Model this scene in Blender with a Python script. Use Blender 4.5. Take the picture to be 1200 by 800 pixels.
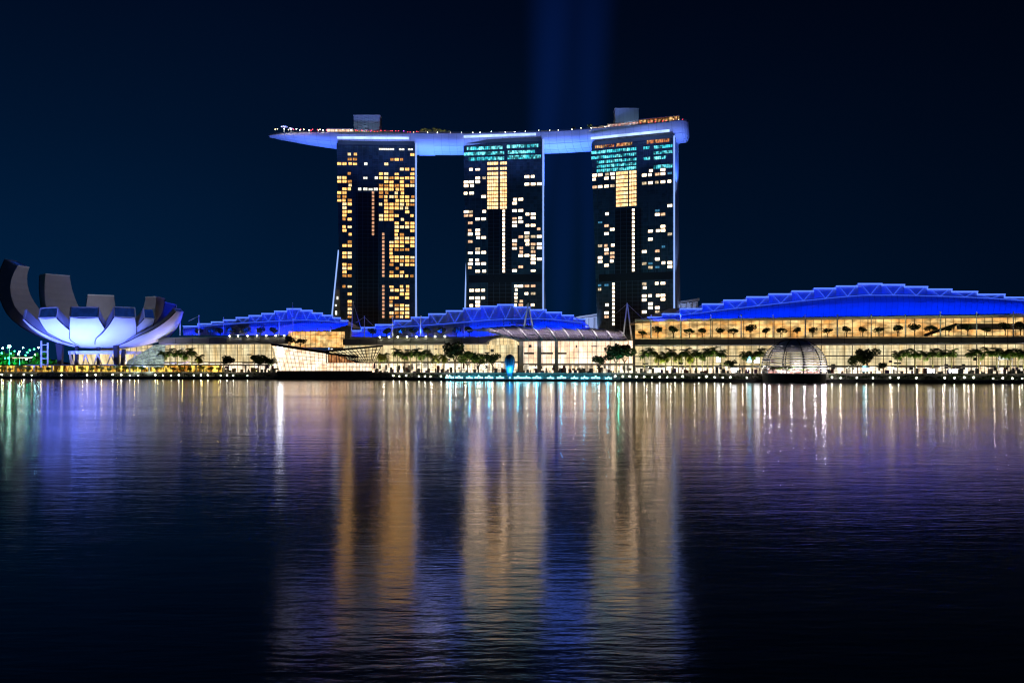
import bpy, bmesh, math, random
from mathutils import Vector, Matrix
R = random.Random(7)
sc = bpy.context.scene
for o in list(bpy.data.objects): bpy.data.objects.remove(o)
C = sc.collection
# ------------------------------------------------------------------ camera, sky, exposure
CAMH, HOR, FPX = 8.0, 430.0, 1000.0
cam = bpy.data.objects.new('camera', bpy.data.cameras.new('camera')); C.objects.link(cam)
cam.location = (0, 0, CAMH); cam.rotation_euler = (math.radians(90), 0, 0)
cam.data.sensor_width = 36; cam.data.lens = 36 * FPX / 1200; cam.data.shift_y = 30 / 1200
cam.data.clip_end = 20000; sc.camera = cam
sc.view_settings.view_transform = 'Standard'; sc.view_settings.look = 'None'
sc.view_settings.exposure = 0; sc.view_settings.gamma = 1; sc.view_settings.use_curve_mapping = False
sc.render.engine = 'CYCLES'
cy = sc.cycles
cy.use_denoising = True; cy.filter_width = 1.25; cy.max_bounces = 5; cy.diffuse_bounces = 2; cy.glossy_bounces = 3
cy.transmission_bounces = 3; cy.transparent_max_bounces = 12; cy.volume_bounces = 0
cy.sample_clamp_indirect = 8; cy.use_light_tree = True
cy.caustics_reflective = True; cy.caustics_refractive = False

W = bpy.data.worlds.new('World'); sc.world = W; W.use_nodes = True
nt = W.node_tree; nt.nodes.clear()
wo = nt.nodes.new('ShaderNodeOutputWorld'); bg = nt.nodes.new('ShaderNodeBackground')
tc = nt.nodes.new('ShaderNodeTexCoord'); sep = nt.nodes.new('ShaderNodeSeparateXYZ')
nt.links.new(tc.outputs['Generated'], sep.inputs[0])
ram = nt.nodes.new('ShaderNodeValToRGB'); nt.links.new(sep.outputs['Z'], ram.inputs[0])
e = ram.color_ramp.elements
e[0].position = 0.0; e[0].color = (0.0006, 0.0125, 0.042, 1)
e[1].position = 0.5; e[1].color = (0.0003, 0.0018, 0.0075, 1)
for p_, c_ in ((0.08, (0.0004, 0.0105, 0.037, 1)), (0.25, (0.0003, 0.0055, 0.021, 1)), (0.38, (0.0003, 0.0030, 0.013, 1))):
    k = e.new(p_); k.color = c_
mr = nt.nodes.new('ShaderNodeMapRange'); nt.links.new(sep.outputs['X'], mr.inputs['Value'])
mr.inputs['From Min'].default_value = -0.55; mr.inputs['From Max'].default_value = 0.55
mr.inputs['To Min'].default_value = 1.28; mr.inputs['To Max'].default_value = 0.36
ns = nt.nodes.new('ShaderNodeTexNoise'); ns.inputs['Scale'].default_value = 2.2; ns.inputs['Detail'].default_value = 3
nt.links.new(tc.outputs['Generated'], ns.inputs['Vector'])
m1 = nt.nodes.new('ShaderNodeMath'); m1.operation = 'MULTIPLY_ADD'; nt.links.new(ns.outputs['Fac'], m1.inputs[0]); m1.inputs[1].default_value = .5; m1.inputs[2].default_value = .75
m2 = nt.nodes.new('ShaderNodeMath'); m2.operation = 'MULTIPLY'; nt.links.new(m1.outputs[0], m2.inputs[0]); nt.links.new(mr.outputs[0], m2.inputs[1])
nt.links.new(ram.outputs[0], bg.inputs['Color']); nt.links.new(m2.outputs[0], bg.inputs['Strength'])
nt.links.new(bg.outputs[0], wo.inputs[0])

# ------------------------------------------------------------------ helpers
def P(px, py, Y): return Vector(((px - 600) * Y / FPX, Y, CAMH - (py - HOR) * Y / FPX))
def XW(px, Y): return (px - 600) * Y / FPX
def ZW(py, Y): return CAMH - (py - HOR) * Y / FPX
def interp(tab, x):
    if x <= tab[0][0]: return tab[0][1]
    for (a, b), (c, d) in zip(tab, tab[1:]):
        if x <= c: return b + (d - b) * (x - a) / (c - a)
    return tab[-1][1]
def smooth(tab, x, r=25): return sum(interp(tab, x + d * r / 3) for d in (-3, -2, -1, 0, 1, 2, 3)) / 7

class MB:
    def __init__(s): s.v = []; s.f = []
    def quad(s, a, b, c, d):
        n = len(s.v); s.v += [Vector(a), Vector(b), Vector(c), Vector(d)]; s.f.append((n, n+1, n+2, n+3))
    def tri(s, a, b, c):
        n = len(s.v); s.v += [Vector(a), Vector(b), Vector(c)]; s.f.append((n, n+1, n+2))
    def hexa(s, p):   # 8 points: bottom 4 ccw, top 4 ccw
        n = len(s.v); s.v += [Vector(q) for q in p]
        for f in ((0,3,2,1),(4,5,6,7),(0,1,5,4),(1,2,6,5),(2,3,7,6),(3,0,4,7)): s.f.append(tuple(n+i for i in f))
    def box(s, c, d, rz=0):
        x, y, z = d[0]/2, d[1]/2, d[2]/2; c = Vector(c); m = Matrix.Rotation(rz, 3, 'Z')
        s.hexa([c + m @ Vector(q) for q in ((-x,-y,-z),(x,-y,-z),(x,y,-z),(-x,y,-z),(-x,-y,z),(x,-y,z),(x,y,z),(-x,y,z))])
    def bar(s, a, b, w, d=None, n=4, w2=None):
        a, b = Vector(a), Vector(b); t = (b - a)
        if t.length < 1e-6: return
        t.normalize(); up = Vector((0,0,1)) if abs(t.z) < .95 else Vector((0,1,0))
        x = t.cross(up).normalized(); y = t.cross(x)
        d = w if d is None else d; w2 = w if w2 is None else w2; k = w2 / w
        i0 = len(s.v)
        for p, q in ((a, 1), (b, k)):
            for i in range(n):
                an = 2*math.pi*(i+.5)/n; r = 1/math.cos(math.pi/n)/2 if n == 4 else .5
                s.v.append(p + x*math.cos(an)*w*q*r + y*math.sin(an)*d*q*r)
        for i in range(n):
            j = (i+1) % n; s.f.append((i0+i, i0+j, i0+n+j, i0+n+i))
        s.f.append(tuple(i0+i for i in reversed(range(n)))); s.f.append(tuple(i0+n+i for i in range(n)))
    def path(s, pts, w, n=4):
        for a, b in zip(pts, pts[1:]): s.bar(a, b, w, n=n)
    def grid(s, rows, closed=False):
        n0 = len(s.v); m = len(rows[0])
        for r in rows: s.v += [Vector(q) for q in r]
        for i in range(len(rows)-1):
            for j in range(m if closed else m-1):
                k = (j+1) % m
                s.f.append((n0+i*m+j, n0+i*m+k, n0+(i+1)*m+k, n0+(i+1)*m+j))
    def lathe(s, prof, c, n=16):
        c = Vector(c); s.grid([[c + Vector((r*math.cos(2*math.pi*j/n), r*math.sin(2*math.pi*j/n), z)) for j in range(n)] for r, z in prof], True)
    def sphere(s, c, r, n=10, sz=1):
        s.lathe([(max(1e-3, r*math.sin(math.pi*i/(n//2+1))), -r*sz*math.cos(math.pi*i/(n//2+1))) for i in range(n//2+2)], c, n)
    def loft(s, rows):   # closed rings with caps
        n0 = len(s.v); m = len(rows[0]); s.grid(rows, True)
        s.f.append(tuple(n0+j for j in reversed(range(m)))); k = n0+(len(rows)-1)*m; s.f.append(tuple(k+j for j in range(m)))
    def build(s, name, mat, parent=None, sm=False):
        off = parent.matrix_world.translation if parent else Vector((0,0,0))
        if parent and parent.type == 'MESH': off = Vector(parent['off'])
        elif parent: off = Vector(parent.location)
        me = bpy.data.meshes.new(name); me.from_pydata([tuple(v - off) for v in s.v], [], s.f)
        bm = bmesh.new(); bm.from_mesh(me); bmesh.ops.recalc_face_normals(bm, faces=bm.faces); bm.to_mesh(me); bm.free()
        if sm:
            for p in me.polygons: p.use_smooth = True
        me.materials.append(mat); o = bpy.data.objects.new(name, me); C.objects.link(o)
        if parent: o.parent = parent
        o['off'] = tuple(off)
        return o
def tag(o, label=None, cat=None, group=None, kind=None):
    if label: o['label'] = label
    if cat: o['category'] = cat
    if group: o['group'] = group
    if kind: o['kind'] = kind
    return o
def empty(name, loc, label=None, cat=None, group=None):
    o = bpy.data.objects.new(name, None); C.objects.link(o); o.location = loc; o['off'] = tuple(loc)
    return tag(o, label, cat, group)
KIDS = {}
def copy_tree(o, parent=None):
    c = o.copy(); C.objects.link(c); c.parent = parent
    if o.name not in KIDS: KIDS[o.name] = [q for q in bpy.data.objects if q.parent == o]
    for ch in KIDS[o.name]: copy_tree(ch, c)
    return c
ORD = 'first second third fourth fifth sixth seventh eighth ninth tenth eleventh twelfth thirteenth fourteenth fifteenth sixteenth seventeenth eighteenth nineteenth twentieth'.split()
LAND = [(70, 'left of the lotus museum'), (190, 'below the lotus museum'), (262, 'beside the museum lawn palms'), (316, 'left of the crystal glass pavilion'),
        (446, 'by the crystal glass pavilion'), (520, 'before the middle palms'), (590, 'left of the blue drop sculpture'), (700, 'right of the blue drop sculpture'),
        (745, 'by the dark paired trees'), (892, 'left of the ribbed dome'), (968, 'by the ribbed dome'), (1040, 'just right of the ribbed dome'), (1400, 'at the right end of the quay')]
CNT = {}
def where(px, key):
    for a, t in LAND:
        if px < a: break
    k = (key, t); CNT[k] = CNT.get(k, 0) + 1
    return f'{t}, {ORD[min(CNT[k]-1, 19)]} there'

# ------------------------------------------------------------------ materials
def mat(name, col, rough=.7, metal=0, noise=0, nscale=1.0, spec=.3):
    m = bpy.data.materials.new(name); m.use_nodes = True; t = m.node_tree; b = t.nodes['Principled BSDF']
    b.inputs['Base Color'].default_value = (*col, 1); b.inputs['Roughness'].default_value = rough
    b.inputs['Metallic'].default_value = metal; b.inputs['Specular IOR Level'].default_value = spec
    if noise:
        c = t.nodes.new('ShaderNodeTexCoord'); n = t.nodes.new('ShaderNodeTexNoise'); n.inputs['Scale'].default_value = nscale; n.inputs['Detail'].default_value = 4
        t.links.new(c.outputs['Object'], n.inputs['Vector'])
        r = t.nodes.new('ShaderNodeMapRange'); r.inputs['From Min'].default_value = .3; r.inputs['From Max'].default_value = .7; r.inputs['To Min'].default_value = 1-noise; r.inputs['To Max'].default_value = 1+noise
        t.links.new(n.outputs['Fac'], r.inputs['Value'])
        v = t.nodes.new('ShaderNodeVectorMath'); v.operation = 'SCALE'; v.inputs[0].default_value = col; t.links.new(r.outputs[0], v.inputs['Scale'])
        t.links.new(v.outputs[0], b.inputs['Base Color'])
    return m
def emit(name, col, s, noise=0, nscale=.4, stretch=(1,1,1), lo=None, thr=(.35,.65)):
    """a surface that gives off light; noise mixes in a second, dimmer tone"""
    m = bpy.data.materials.new(name); m.use_nodes = True; t = m.node_tree; t.nodes.clear()
    o = t.nodes.new('ShaderNodeOutputMaterial'); em = t.nodes.new('ShaderNodeEmission'); t.links.new(em.outputs[0], o.inputs[0])
    em.inputs[0].default_value = (*col, 1); em.inputs[1].default_value = s
    if noise or lo:
        c = t.nodes.new('ShaderNodeTexCoord'); mp = t.nodes.new('ShaderNodeMapping'); mp.inputs['Scale'].default_value = stretch
        n = t.nodes.new('ShaderNodeTexNoise'); n.inputs['Scale'].default_value = nscale; n.inputs['Detail'].default_value = 3
        t.links.new(c.outputs['Object'], mp.inputs[0]); t.links.new(mp.outputs[0], n.inputs['Vector'])
        r = t.nodes.new('ShaderNodeMapRange'); r.inputs['From Min'].default_value = thr[0]; r.inputs['From Max'].default_value = thr[1]
        r.inputs['To Min'].default_value = s*(1-noise); r.inputs['To Max'].default_value = s*(1+noise*.6)
        t.links.new(n.outputs['Fac'], r.inputs['Value']); t.links.new(r.outputs[0], em.inputs[1])
        if lo:
            x = t.nodes.new('ShaderNodeMix'); x.data_type = 'RGBA'; x.inputs[6].default_value = (*lo, 1); x.inputs[7].default_value = (*col, 1)
            r2 = t.nodes.new('ShaderNodeMapRange'); r2.inputs['From Min'].default_value = thr[0]; r2.inputs['From Max'].default_value = thr[1]
            n2 = t.nodes.new('ShaderNodeTexNoise'); n2.inputs['Scale'].default_value = nscale*.6; t.links.new(mp.outputs[0], n2.inputs['Vector'])
            t.links.new(n2.outputs['Fac'], r2.inputs['Value']); t.links.new(r2.outputs[0], x.inputs[0]); t.links.new(x.outputs[2], em.inputs[0])
    return m
def glassy(name, tint=(.8,.9,1), refl=.1):
    m = bpy.data.materials.new(name); m.use_nodes = True; t = m.node_tree; t.nodes.clear()
    o = t.nodes.new('ShaderNodeOutputMaterial'); a = t.nodes.new('ShaderNodeBsdfTransparent'); g = t.nodes.new('ShaderNodeBsdfGlossy'); x = t.nodes.new('ShaderNodeMixShader')
    a.inputs[0].default_value = (*tint, 1); g.inputs['Roughness'].default_value = .05; x.inputs[0].default_value = refl
    t.links.new(a.outputs[0], x.inputs[1]); t.links.new(g.outputs[0], x.inputs[2]); t.links.new(x.outputs[0], o.inputs[0]); return m
def led_grid(name, base, gl, lw, cell, s_line=0.0): pass
def facade_glass(name, cw, rh, c1, c2):
    """dark curtain wall: per-pane tone differences over a grid of panes"""
    m = bpy.data.materials.new(name); m.use_nodes = True; t = m.node_tree; b = t.nodes['Principled BSDF']
    c = t.nodes.new('ShaderNodeTexCoord'); mp = t.nodes.new('ShaderNodeMapping'); mp.inputs['Rotation'].default_value = (math.radians(90), 0, 0)
    s = t.nodes.new('ShaderNodeVectorMath'); s.operation = 'MULTIPLY'; s.inputs[1].default_value = (1/cw, 1/cw, 1/rh)
    f = t.nodes.new('ShaderNodeVectorMath'); f.operation = 'FLOOR'; w = t.nodes.new('ShaderNodeTexWhiteNoise')
    t.links.new(c.outputs['Object'], s.inputs[0]); t.links.new(s.outputs[0], f.inputs[0]); t.links.new(f.outputs[0], w.inputs['Vector'])
    x = t.nodes.new('ShaderNodeMix'); x.data_type = 'RGBA'; x.inputs[6].default_value = (*c1, 1); x.inputs[7].default_value = (*c2, 1)
    t.links.new(w.outputs['Value'], x.inputs[0]); t.links.new(x.outputs[2], b.inputs['Base Color'])
    b.inputs['Roughness'].default_value = .25; b.inputs['Specular IOR Level'].default_value = .9
    return m

M = dict(
    darkglass=facade_glass('dark_curtain_glass', 3, 3.3, (.03,.055,.065), (.06,.11,.13)),
    mullion=mat('dark_mullion', (.09,.12,.14), .5, .3),
    core=mat('dark_core_panel', (.012,.014,.018), .6),
    white=mat('white_cladding', (.78,.78,.8), .5, 0, .06, .2),
    hull=mat('hull_panels', (.7,.7,.75), .45, 0, .05, .08),
    concrete=mat('concrete', (.32,.31,.29), .85, 0, .15, .3),
    darkstone=mat('dark_quay_stone', (.05,.055,.055), .8, 0, .3, .5),
    paving=mat('promenade_paving', (.30,.28,.25), .8, 0, .12, .6),
    ledge=mat('stone_ledge', (.45,.42,.36), .7, 0, .1, .5),
    canopy=mat('grey_metal_canopy', (.36,.34,.33), .6, .1, .1, .15),
    seam=mat('canopy_seam', (.12,.12,.13), .6), hseam=mat('hull_seam', (.42,.42,.48), .6),
    steel=mat('pale_steel', (.6,.6,.6), .4, .3),
    frame=mat('bronze_frame', (.10,.085,.07), .5, .4),
    blueroof=mat('pale_roof_membrane', (.72,.74,.78), .6, 0, .10, .12),
    soil=mat('dark_planting', (.02,.03,.015), .9),
    trunk=mat('palm_trunk', (.22,.17,.12), .9, 0, .2, 3),
    bark=mat('tree_bark', (.12,.09,.06), .9, 0, .2, 3),
    leaf=mat('green_leaf', (.08,.14,.02), .6, 0, .35, .8),
    leaf2=mat('dark_leaf', (.035,.06,.02), .6, 0, .35, .8),
    leafy=mat('yellow_green_leaf', (.16,.17,.02), .6, 0, .35, .8),
    hedge=mat('hedge_leaf', (.04,.07,.02), .8, 0, .4, .8),
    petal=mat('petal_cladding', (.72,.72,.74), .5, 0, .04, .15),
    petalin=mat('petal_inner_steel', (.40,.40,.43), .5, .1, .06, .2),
    skylight=emit('blue_lit_skylight', (.02,.09,.55), .22, .3, .3),
    column=mat('black_column', (.02,.02,.03), .6),
    greybox=mat('roof_plant_cladding', (.35,.40,.46), .6, 0, .05, .1),
    glass=glassy('window_glass', (.93,.96,.97), .06),
    tint=mat('canopy_glass', (.20,.18,.25), .3, 0, .15, .3),
    hill=mat('distant_bank', (.02,.03,.02), 1),
    shopred=mat('shop_red', (.25,.05,.04), .8), shopblue=mat('shop_violet', (.12,.06,.25), .8),
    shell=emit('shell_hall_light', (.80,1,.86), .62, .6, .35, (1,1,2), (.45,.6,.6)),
    amber2=emit('dim_amber_room_light', (1,.42,.10), .8, .5, .6), amber3=emit('pale_amber_room_light', (1,.72,.36), 1.7, .4, .6),
    cream2=emit('peach_room_light', (1,.58,.34), 1.3, .5, .6), cream3=emit('dim_cream_room_light', (1,.78,.5), .8, .6, .6),
    cloth=mat('dark_clothes', (.05,.05,.07), .9),
    amber=emit('amber_room_light', (1,.53,.15), 2.3, .45, .30, (1,1,1), (1,.45,.13)),
    reddish=emit('stair_lamp_light', (1,.50,.28), .85, .3, .5),
    cream=emit('cream_room_light', (1,.78,.52), 5.5, .35, .30, (1,1,1), (1,.66,.42)),
    cyanw=emit('cyan_floor_light', (.20,.85,.92), 1.7, .85, .35, (1,1,.7), (.03,.40,.48), (.42,.62)),
    goldp=emit('gold_lounge_light', (1,.70,.36), 2.4, .4, .45, (1,1,1), (1,.48,.18)),
    bar=emit('orange_bar_light', (1,.60,.22), .95, .9, .5, (1,1,.6), (.6,.18,.06), (.42,.62)),
    coolwin=emit('blue_room_light', (.1,.4,.7), .55, .3),
    whitewin=emit('white_room_light', (1,.95,.8), 1.6, .3),
    led=emit('blue_led_line', (.09,.19,1), 1.7),
    ledthin=emit('thin_blue_led_line', (.05,.13,1), 1.1),
    ledside=emit('tower_edge_led', (.30,.48,1), 1.15),
    ledcove=emit('cove_led', (.42,.60,1), 1.7, .3, .12),
    lamp=emit('quay_lamp_glow', (1,.97,.75), 26),
    lampc=emit('cyan_lamp_glow', (.25,.85,1), 16),
    lampw=emit('warm_lamp_glow', (1,.72,.35), 12),
    lampr=emit('red_lamp_glow', (1,.05,.08), 9),
    lampv=emit('violet_lamp_glow', (.55,.1,1), 9),
    flood=emit('stadium_flood_glow', (.55,1,.9), 60),
    greenl=emit('green_lamp_glow', (.05,1,.4), 12),
    screenw=emit('white_screen', (.95,.97,1), 12),
    screenc=emit('cyan_screen', (.4,.9,1), 7),
    halll=emit('ground_floor_shop_light', (1,.86,.66), 2.0, .75, .35, (1,1,.4), (1,.70,.42)),
    hallu=emit('upper_hall_light', (1,.82,.48), 1.05, .45, .35, (1,1,.25), (.95,.66,.30)),
    hallt=emit('terrace_gallery_light', (1,.68,.28), 1.25, .6, .2, (1,1,1.8), (.9,.40,.10)),
    hallc=emit('canopy_hall_light', (1,.80,.60), 1.9, .4, .22, (1,1,.6), (1,.62,.38)),
    pav=emit('pavilion_light', (1,.83,.62), 2.0, .4, .3, (1,1,1), (1,.60,.36)),
    pav2=emit('pavilion_orange_light', (1,.42,.15), .9, .6, .6, (1,1,.5), (.3,.08,.03)),
    domein=emit('dome_floor_light', (1,.76,.66), 1.5, .6, .5, (1,1,1), (.7,.3,.25), (.42,.58)),
    yellowl=emit('yellow_shop_light', (1,.70,.12), 1.2, .9, .5, (1,1,.4), (.35,.14,.02), (.42,.6)),
)
def spot(name, loc, tgt, col, power, ang, blend=.6, r=.5, parent=None):
    l = bpy.data.lights.new(name, 'SPOT'); l.energy = power; l.color = col; l.spot_size = math.radians(ang); l.spot_blend = blend; l.shadow_soft_size = r
    o = bpy.data.objects.new(name, l); C.objects.link(o); o.location = loc
    o.rotation_euler = (Vector(tgt) - Vector(loc)).to_track_quat('-Z', 'Y').to_euler()
    if parent: o.parent = parent; o.location = Vector(loc) - Vector(parent['off'])
    return o
def point(name, loc, col, power, r=.3):
    l = bpy.data.lights.new(name, 'POINT'); l.energy = power; l.color = col; l.shadow_soft_size = r
    o = bpy.data.objects.new(name, l); C.objects.link(o); o.location = loc; return o

# ------------------------------------------------------------------ ground lines (plan)
SH = [(-150, 640), (0, 590), (150, 572), (300, 560), (440, 545), (520, 505), (600, 490), (740, 478), (900, 447), (1200, 420), (1500, 400)]
FA = [(-150, 690), (0, 665), (200, 625), (300, 605), (440, 585), (570, 560), (740, 512), (900, 497), (1200, 465), (1500, 440)]
def S(px): return smooth(SH, px)
def F(px): return interp(FA, px)
PX = list(range(-200, 1500, 10))
ZL, ZU = 1.6, 4.6     # lower boardwalk, upper promenade

# water ------------------------------------------------------------
def water_mat():
    m = bpy.data.materials.new('bay_water'); m.use_nodes = True; t = m.node_tree; b = t.nodes['Principled BSDF']
    b.inputs['Base Color'].default_value = (.001,.003,.008,1); b.inputs['IOR'].default_value = 1.6
    b.inputs['Specular IOR Level'].default_value = .85
    c = t.nodes.new('ShaderNodeTexCoord')
    def noise(sx, sy, det=2, rot=0):
        mp = t.nodes.new('ShaderNodeMapping'); mp.inputs['Scale'].default_value = (sx, sy, 1); mp.inputs['Rotation'].default_value = (0, 0, rot)
        n = t.nodes.new('ShaderNodeTexNoise'); n.inputs['Scale'].default_value = 1; n.inputs['Detail'].default_value = det
        t.links.new(c.outputs['Object'], mp.inputs[0]); t.links.new(mp.outputs[0], n.inputs['Vector']); return n.outputs['Fac']
    def math_(op, a, bb):
        n = t.nodes.new('ShaderNodeMath'); n.operation = op
        for i, q in enumerate((a, bb)):
            if isinstance(q, (int, float)): n.inputs[i].default_value = q
            else: t.links.new(q, n.inputs[i])
        return n.outputs[0]
    h = math_('ADD', math_('MULTIPLY', noise(.9, 2.8, 3), WA[0]), math_('MULTIPLY', noise(.22, .8, 2, .12), WA[1]))
    h = math_('ADD', h, math_('MULTIPLY', noise(.05, .20, 2, -.1), WA[2]))
    bp = t.nodes.new('ShaderNodeBump'); bp.inputs['Distance'].default_value = 1; bp.inputs['Strength'].default_value = 1
    t.links.new(h, bp.inputs['Height']); t.links.new(bp.outputs[0], b.inputs['Normal'])
    pt = noise(.006, .03, 3, .05)
    r = t.nodes.new('ShaderNodeMapRange'); r.inputs['From Min'].default_value = .35; r.inputs['From Max'].default_value = .65
    r.inputs['To Min'].default_value = WR[0]; r.inputs['To Max'].default_value = WR[1]
    t.links.new(pt, r.inputs['Value']); t.links.new(r.outputs[0], b.inputs['Roughness'])
    return m
WA = (.014, .022, .032); WR = (.095, .145)
b = MB(); b.quad((-4000, -60, 0), (4000, -60, 0), (4000, 6000, 0), (-4000, 6000, 0))
tag(b.build('water', water_mat()), kind='structure')

# land: one sheet from the quay to the horizon, quay wall, boardwalk, promenade
b = MB()
b.grid([[(XW(p, S(p)), S(p), -1) for p in PX], [(XW(p, S(p)), S(p), ZL) for p in PX], [(XW(p, S(p)+7), S(p)+7, ZL) for p in PX]])
tag(b.build('boardwalk', M['darkstone']), kind='structure')
b = MB()
b.grid([[(XW(p, S(p)+7), S(p)+7, ZL-1) for p in PX], [(XW(p, S(p)+7), S(p)+7, ZU) for p in PX], [(XW(p, S(p)+8.2), S(p)+8.2, ZU) for p in PX], [(XW(p, S(p)+8.2), S(p)+8.2, ZU-.3) for p in PX],
        [(XW(p, 1000), 1000, ZU-.3) for p in PX]])
tag(b.build('promenade', M['paving']), kind='structure')
b = MB(); b.quad((-5000, 995, 4.0), (5000, 995, 4.0), (9000, 9000, 4.0), (-9000, 9000, 4.0))
tag(b.build('ground', M['hill']), kind='structure')
b = MB()
for a, c in zip(PX, PX[1:]):
    ya, yc = S(a)+6.4, S(c)+6.4
    b.hexa([(XW(a,ya),ya,ZU-.6),(XW(c,yc),yc,ZU-.6),(XW(c,yc+1.6),yc+1.6,ZU-.6),(XW(a,ya+1.6),ya+1.6,ZU-.6),(XW(a,ya),ya,ZU+.15),(XW(c,yc),yc,ZU+.15),(XW(c,yc+1.6),yc+1.6,ZU+.15),(XW(a,ya+1.6),ya+1.6,ZU+.15)])
tag(b.build('kerb', M['ledge']), kind='structure')

# ------------------------------------------------------------------ towers
def line_pt(px, A, B):     # where the sight line through px crosses the plan line A-B
    k = (px - 600) / FPX; dx, dy = B[0]-A[0], B[1]-A[1]
    t = (k*A[1] - A[0]) / (dx - k*dy); return Vector((A[0]+dx*t, A[1]+dy*t, 0))
def tower(label, pxL, YL, pxR, YR, pyTop, pxBL, wins, thin, panels, extra, depth, splay, legL, ncol, legdim):
    A = (XW(pxL, YL), YL); B = (XW(pxR, YR), YR); zt = ZW(pyTop, YL)
    d = Vector((B[0]-A[0], B[1]-A[1], 0)).normalized(); nb = Vector((-d.y, d.x, 0))   # nb points away from the viewer
    if nb.y < 0: nb = -nb
    L0 = line_pt(pxBL, A, B); z0 = ZU - .3
    root = empty('hotel_tower', ((A[0]+B[0])/2, (A[1]+B[1])/2 + depth/2, z0), label, 'tower', 'hotel towers under the sky deck')
    def W(px, z, off): q = line_pt(px, A, B) - nb*off; q.z = z; return q
    TL, TR, BR, BL = W(pxL, zt, 0), W(pxR, zt, 0), W(pxR, z0, 0), Vector((L0.x, L0.y, z0))
    t1 = 11
    b = MB(); b.hexa([BL, BR, BR+nb*t1, BL+nb*t1, TL, TR, TR+nb*t1, TL+nb*t1]); b.build('front_slab', M['darkglass'], root)
    # rear slab: upright at the top, leaning away lower down, flaring sideways
    b = MB(); prof = [(zt, t1+1.2, depth, 0), (zt*.72, t1+1.2, depth, 0), (zt*.55, t1+3, depth+3, .12), (zt*.38, t1+splay*.35, depth+splay*.35, .4), (zt*.2, t1+splay*.7, depth+splay*.7, .72), (z0, t1+splay, depth+splay, 1)]
    rows = []
    for z, a, c, k in prof:
        l = TL.lerp(BL, 1-(z-z0)/(zt-z0)); l = Vector((l.x, l.y, z)) - d*legL*k; r = Vector((TR.x, TR.y, z)) - d*.6
        rows.append([l+nb*a, r+nb*a, r+nb*c, l+nb*c])
    b.loft(rows); b.build('rear_slab', M['darkglass'], root)
    # pale end walls (lit) and LED edge lines
    b = MB(); b.hexa([BR+d*.02, BR+d*.7, BR+d*.7+nb*t1, BR+d*.02+nb*t1, TR+d*.02, TR+d*.7, TR+d*.7+nb*t1, TR+d*.02+nb*t1]); b.build('end_wall', M['white'], root)
    b = MB()
    b.loft([[Vector((q.x, q.y, z)) for q in (r[1]+d*.05+nb*.1, r[1]+d*.8+nb*.1, r[2]+d*.8, r[2]+d*.05)] for r, (z, *_ ) in zip(rows, prof)]); b.build('end_wall', M['white'], root)
    b = MB(); b.bar(BR+d*1.0-nb*.3, TR+d*1.0-nb*.3, 1.0); b.build('edge_light', M['ledside'], root)
    if legL:
        b = MB(); b.path([r[0]-d*.3-nb*.3 for r in rows[2:]], 1.0); b.build('edge_light', M['ledside'], root)
        for i in range(11):
            b = MB()
            k = i/10; z = z0+12+i*7.2; rr = rows[-1][0].lerp(rows[-3][0], k*.9)
            b.box(rr + d*(2.2 if i % 2 else 3.0) - nb*.4, (1.4, .6, 1.6 + (i % 3)))
            b.build('lobby_light', M['whitewin'], root)
    # crown: end wall shoulder
    # mullion grid
    cols = [pxL + (pxR-pxL)*i/ncol for i in range(ncol+1)]
    b = MB()
    for px in cols[1:-1]:
        base = max(px, pxBL+.5); b.bar(W(base, z0+1, .15), W(px, zt-.5, .15), .28)
    zrow = []; z = zt - 2
    while z > z0+2:
        zrow.append(z); z -= 3.35
    for z in zrow:
        l = TL.lerp(BL, 1-(z-z0)/(zt-z0)); l.z = z; r = Vector((TR.x, TR.y, z)); b.bar(l-nb*.15, r-nb*.15, .22)
    b.build('mullions', M['mullion'], root)
    # dark blank core strip down the middle
    b = MB(); c0, c1, cy0, cy1 = extra['core']
    p, q = W(c0, 0, 0), W(c1, 0, 0); za, zb = ZW(cy0, YL), ZW(cy1, YL)
    b.hexa([Vector((v.x, v.y, zz)) for zz in (zb, za) for v in (p-nb*.2, q-nb*.2, q+nb*.1, p+nb*.1)]); b.build('core_panel', M['core'], root)
    if 'band' in extra:
        b = MB(); ya, yb = extra['band']; p, q = W(pxBL+.6, 0, 0), W(pxR-.2, 0, 0)
        b.hexa([Vector((v.x, v.y, zz)) for zz in (ZW(yb, YL), ZW(ya, YL)) for v in (p-nb*.35, q-nb*.35, q+nb*.1, p+nb*.1)]); b.build('plant_floor', M['core'], root)
    # windows
    def pane(b, px, pyref, w, h, split=True):
        z = ZW(pyref, YL); hw = w*YL/FPX/2; hh = h*YL/FPX/2; c = line_pt(px, A, B)
        for a0, a1 in (((-hw, -.12), (.12, hw)) if split else ((-hw, hw),)):
            p, q = c + d*a0 - nb*.30, c + d*a1 - nb*.30
            b.hexa([Vector((v.x, v.y, zz)) for zz in (z-hh, z+hh) for v in (p, q, q+nb*.25, p+nb*.25)])
    lst = []
    for px, py, w, h, mk in wins:
        q = R.random()
        if mk == 'amber': mk = 'amber2' if q < .13 else 'amber3' if q < .33 else 'amber'
        elif mk == 'cream': mk = 'cream2' if q < .14 else 'cream3' if q < .24 else 'cream'
        q = R.random()
        if q < .12: px += w*.12; w *= .76
        elif q < .24: px -= w*.12; w *= .76
        elif q < .32: h *= .8; py += .25
        lst.append((px, py, w, h, mk, True))
    for px, ys, mk in thin:
        for y in ys: lst.append((px, y, 2.6, 2.9, mk, False))
    R.shuffle(lst); rest = {}
    for i, a in enumerate(lst):
        if i < 96:
            b = MB(); pane(b, *a[:4], a[5]); b.build('window', M[a[4]], root)
        else: pane(rest.setdefault(a[4], MB()), *a[:4], a[5])
    big = None
    for k, bb in rest.items():
        if big is None: big = [bb, M[k], [k]*0]; 
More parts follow.
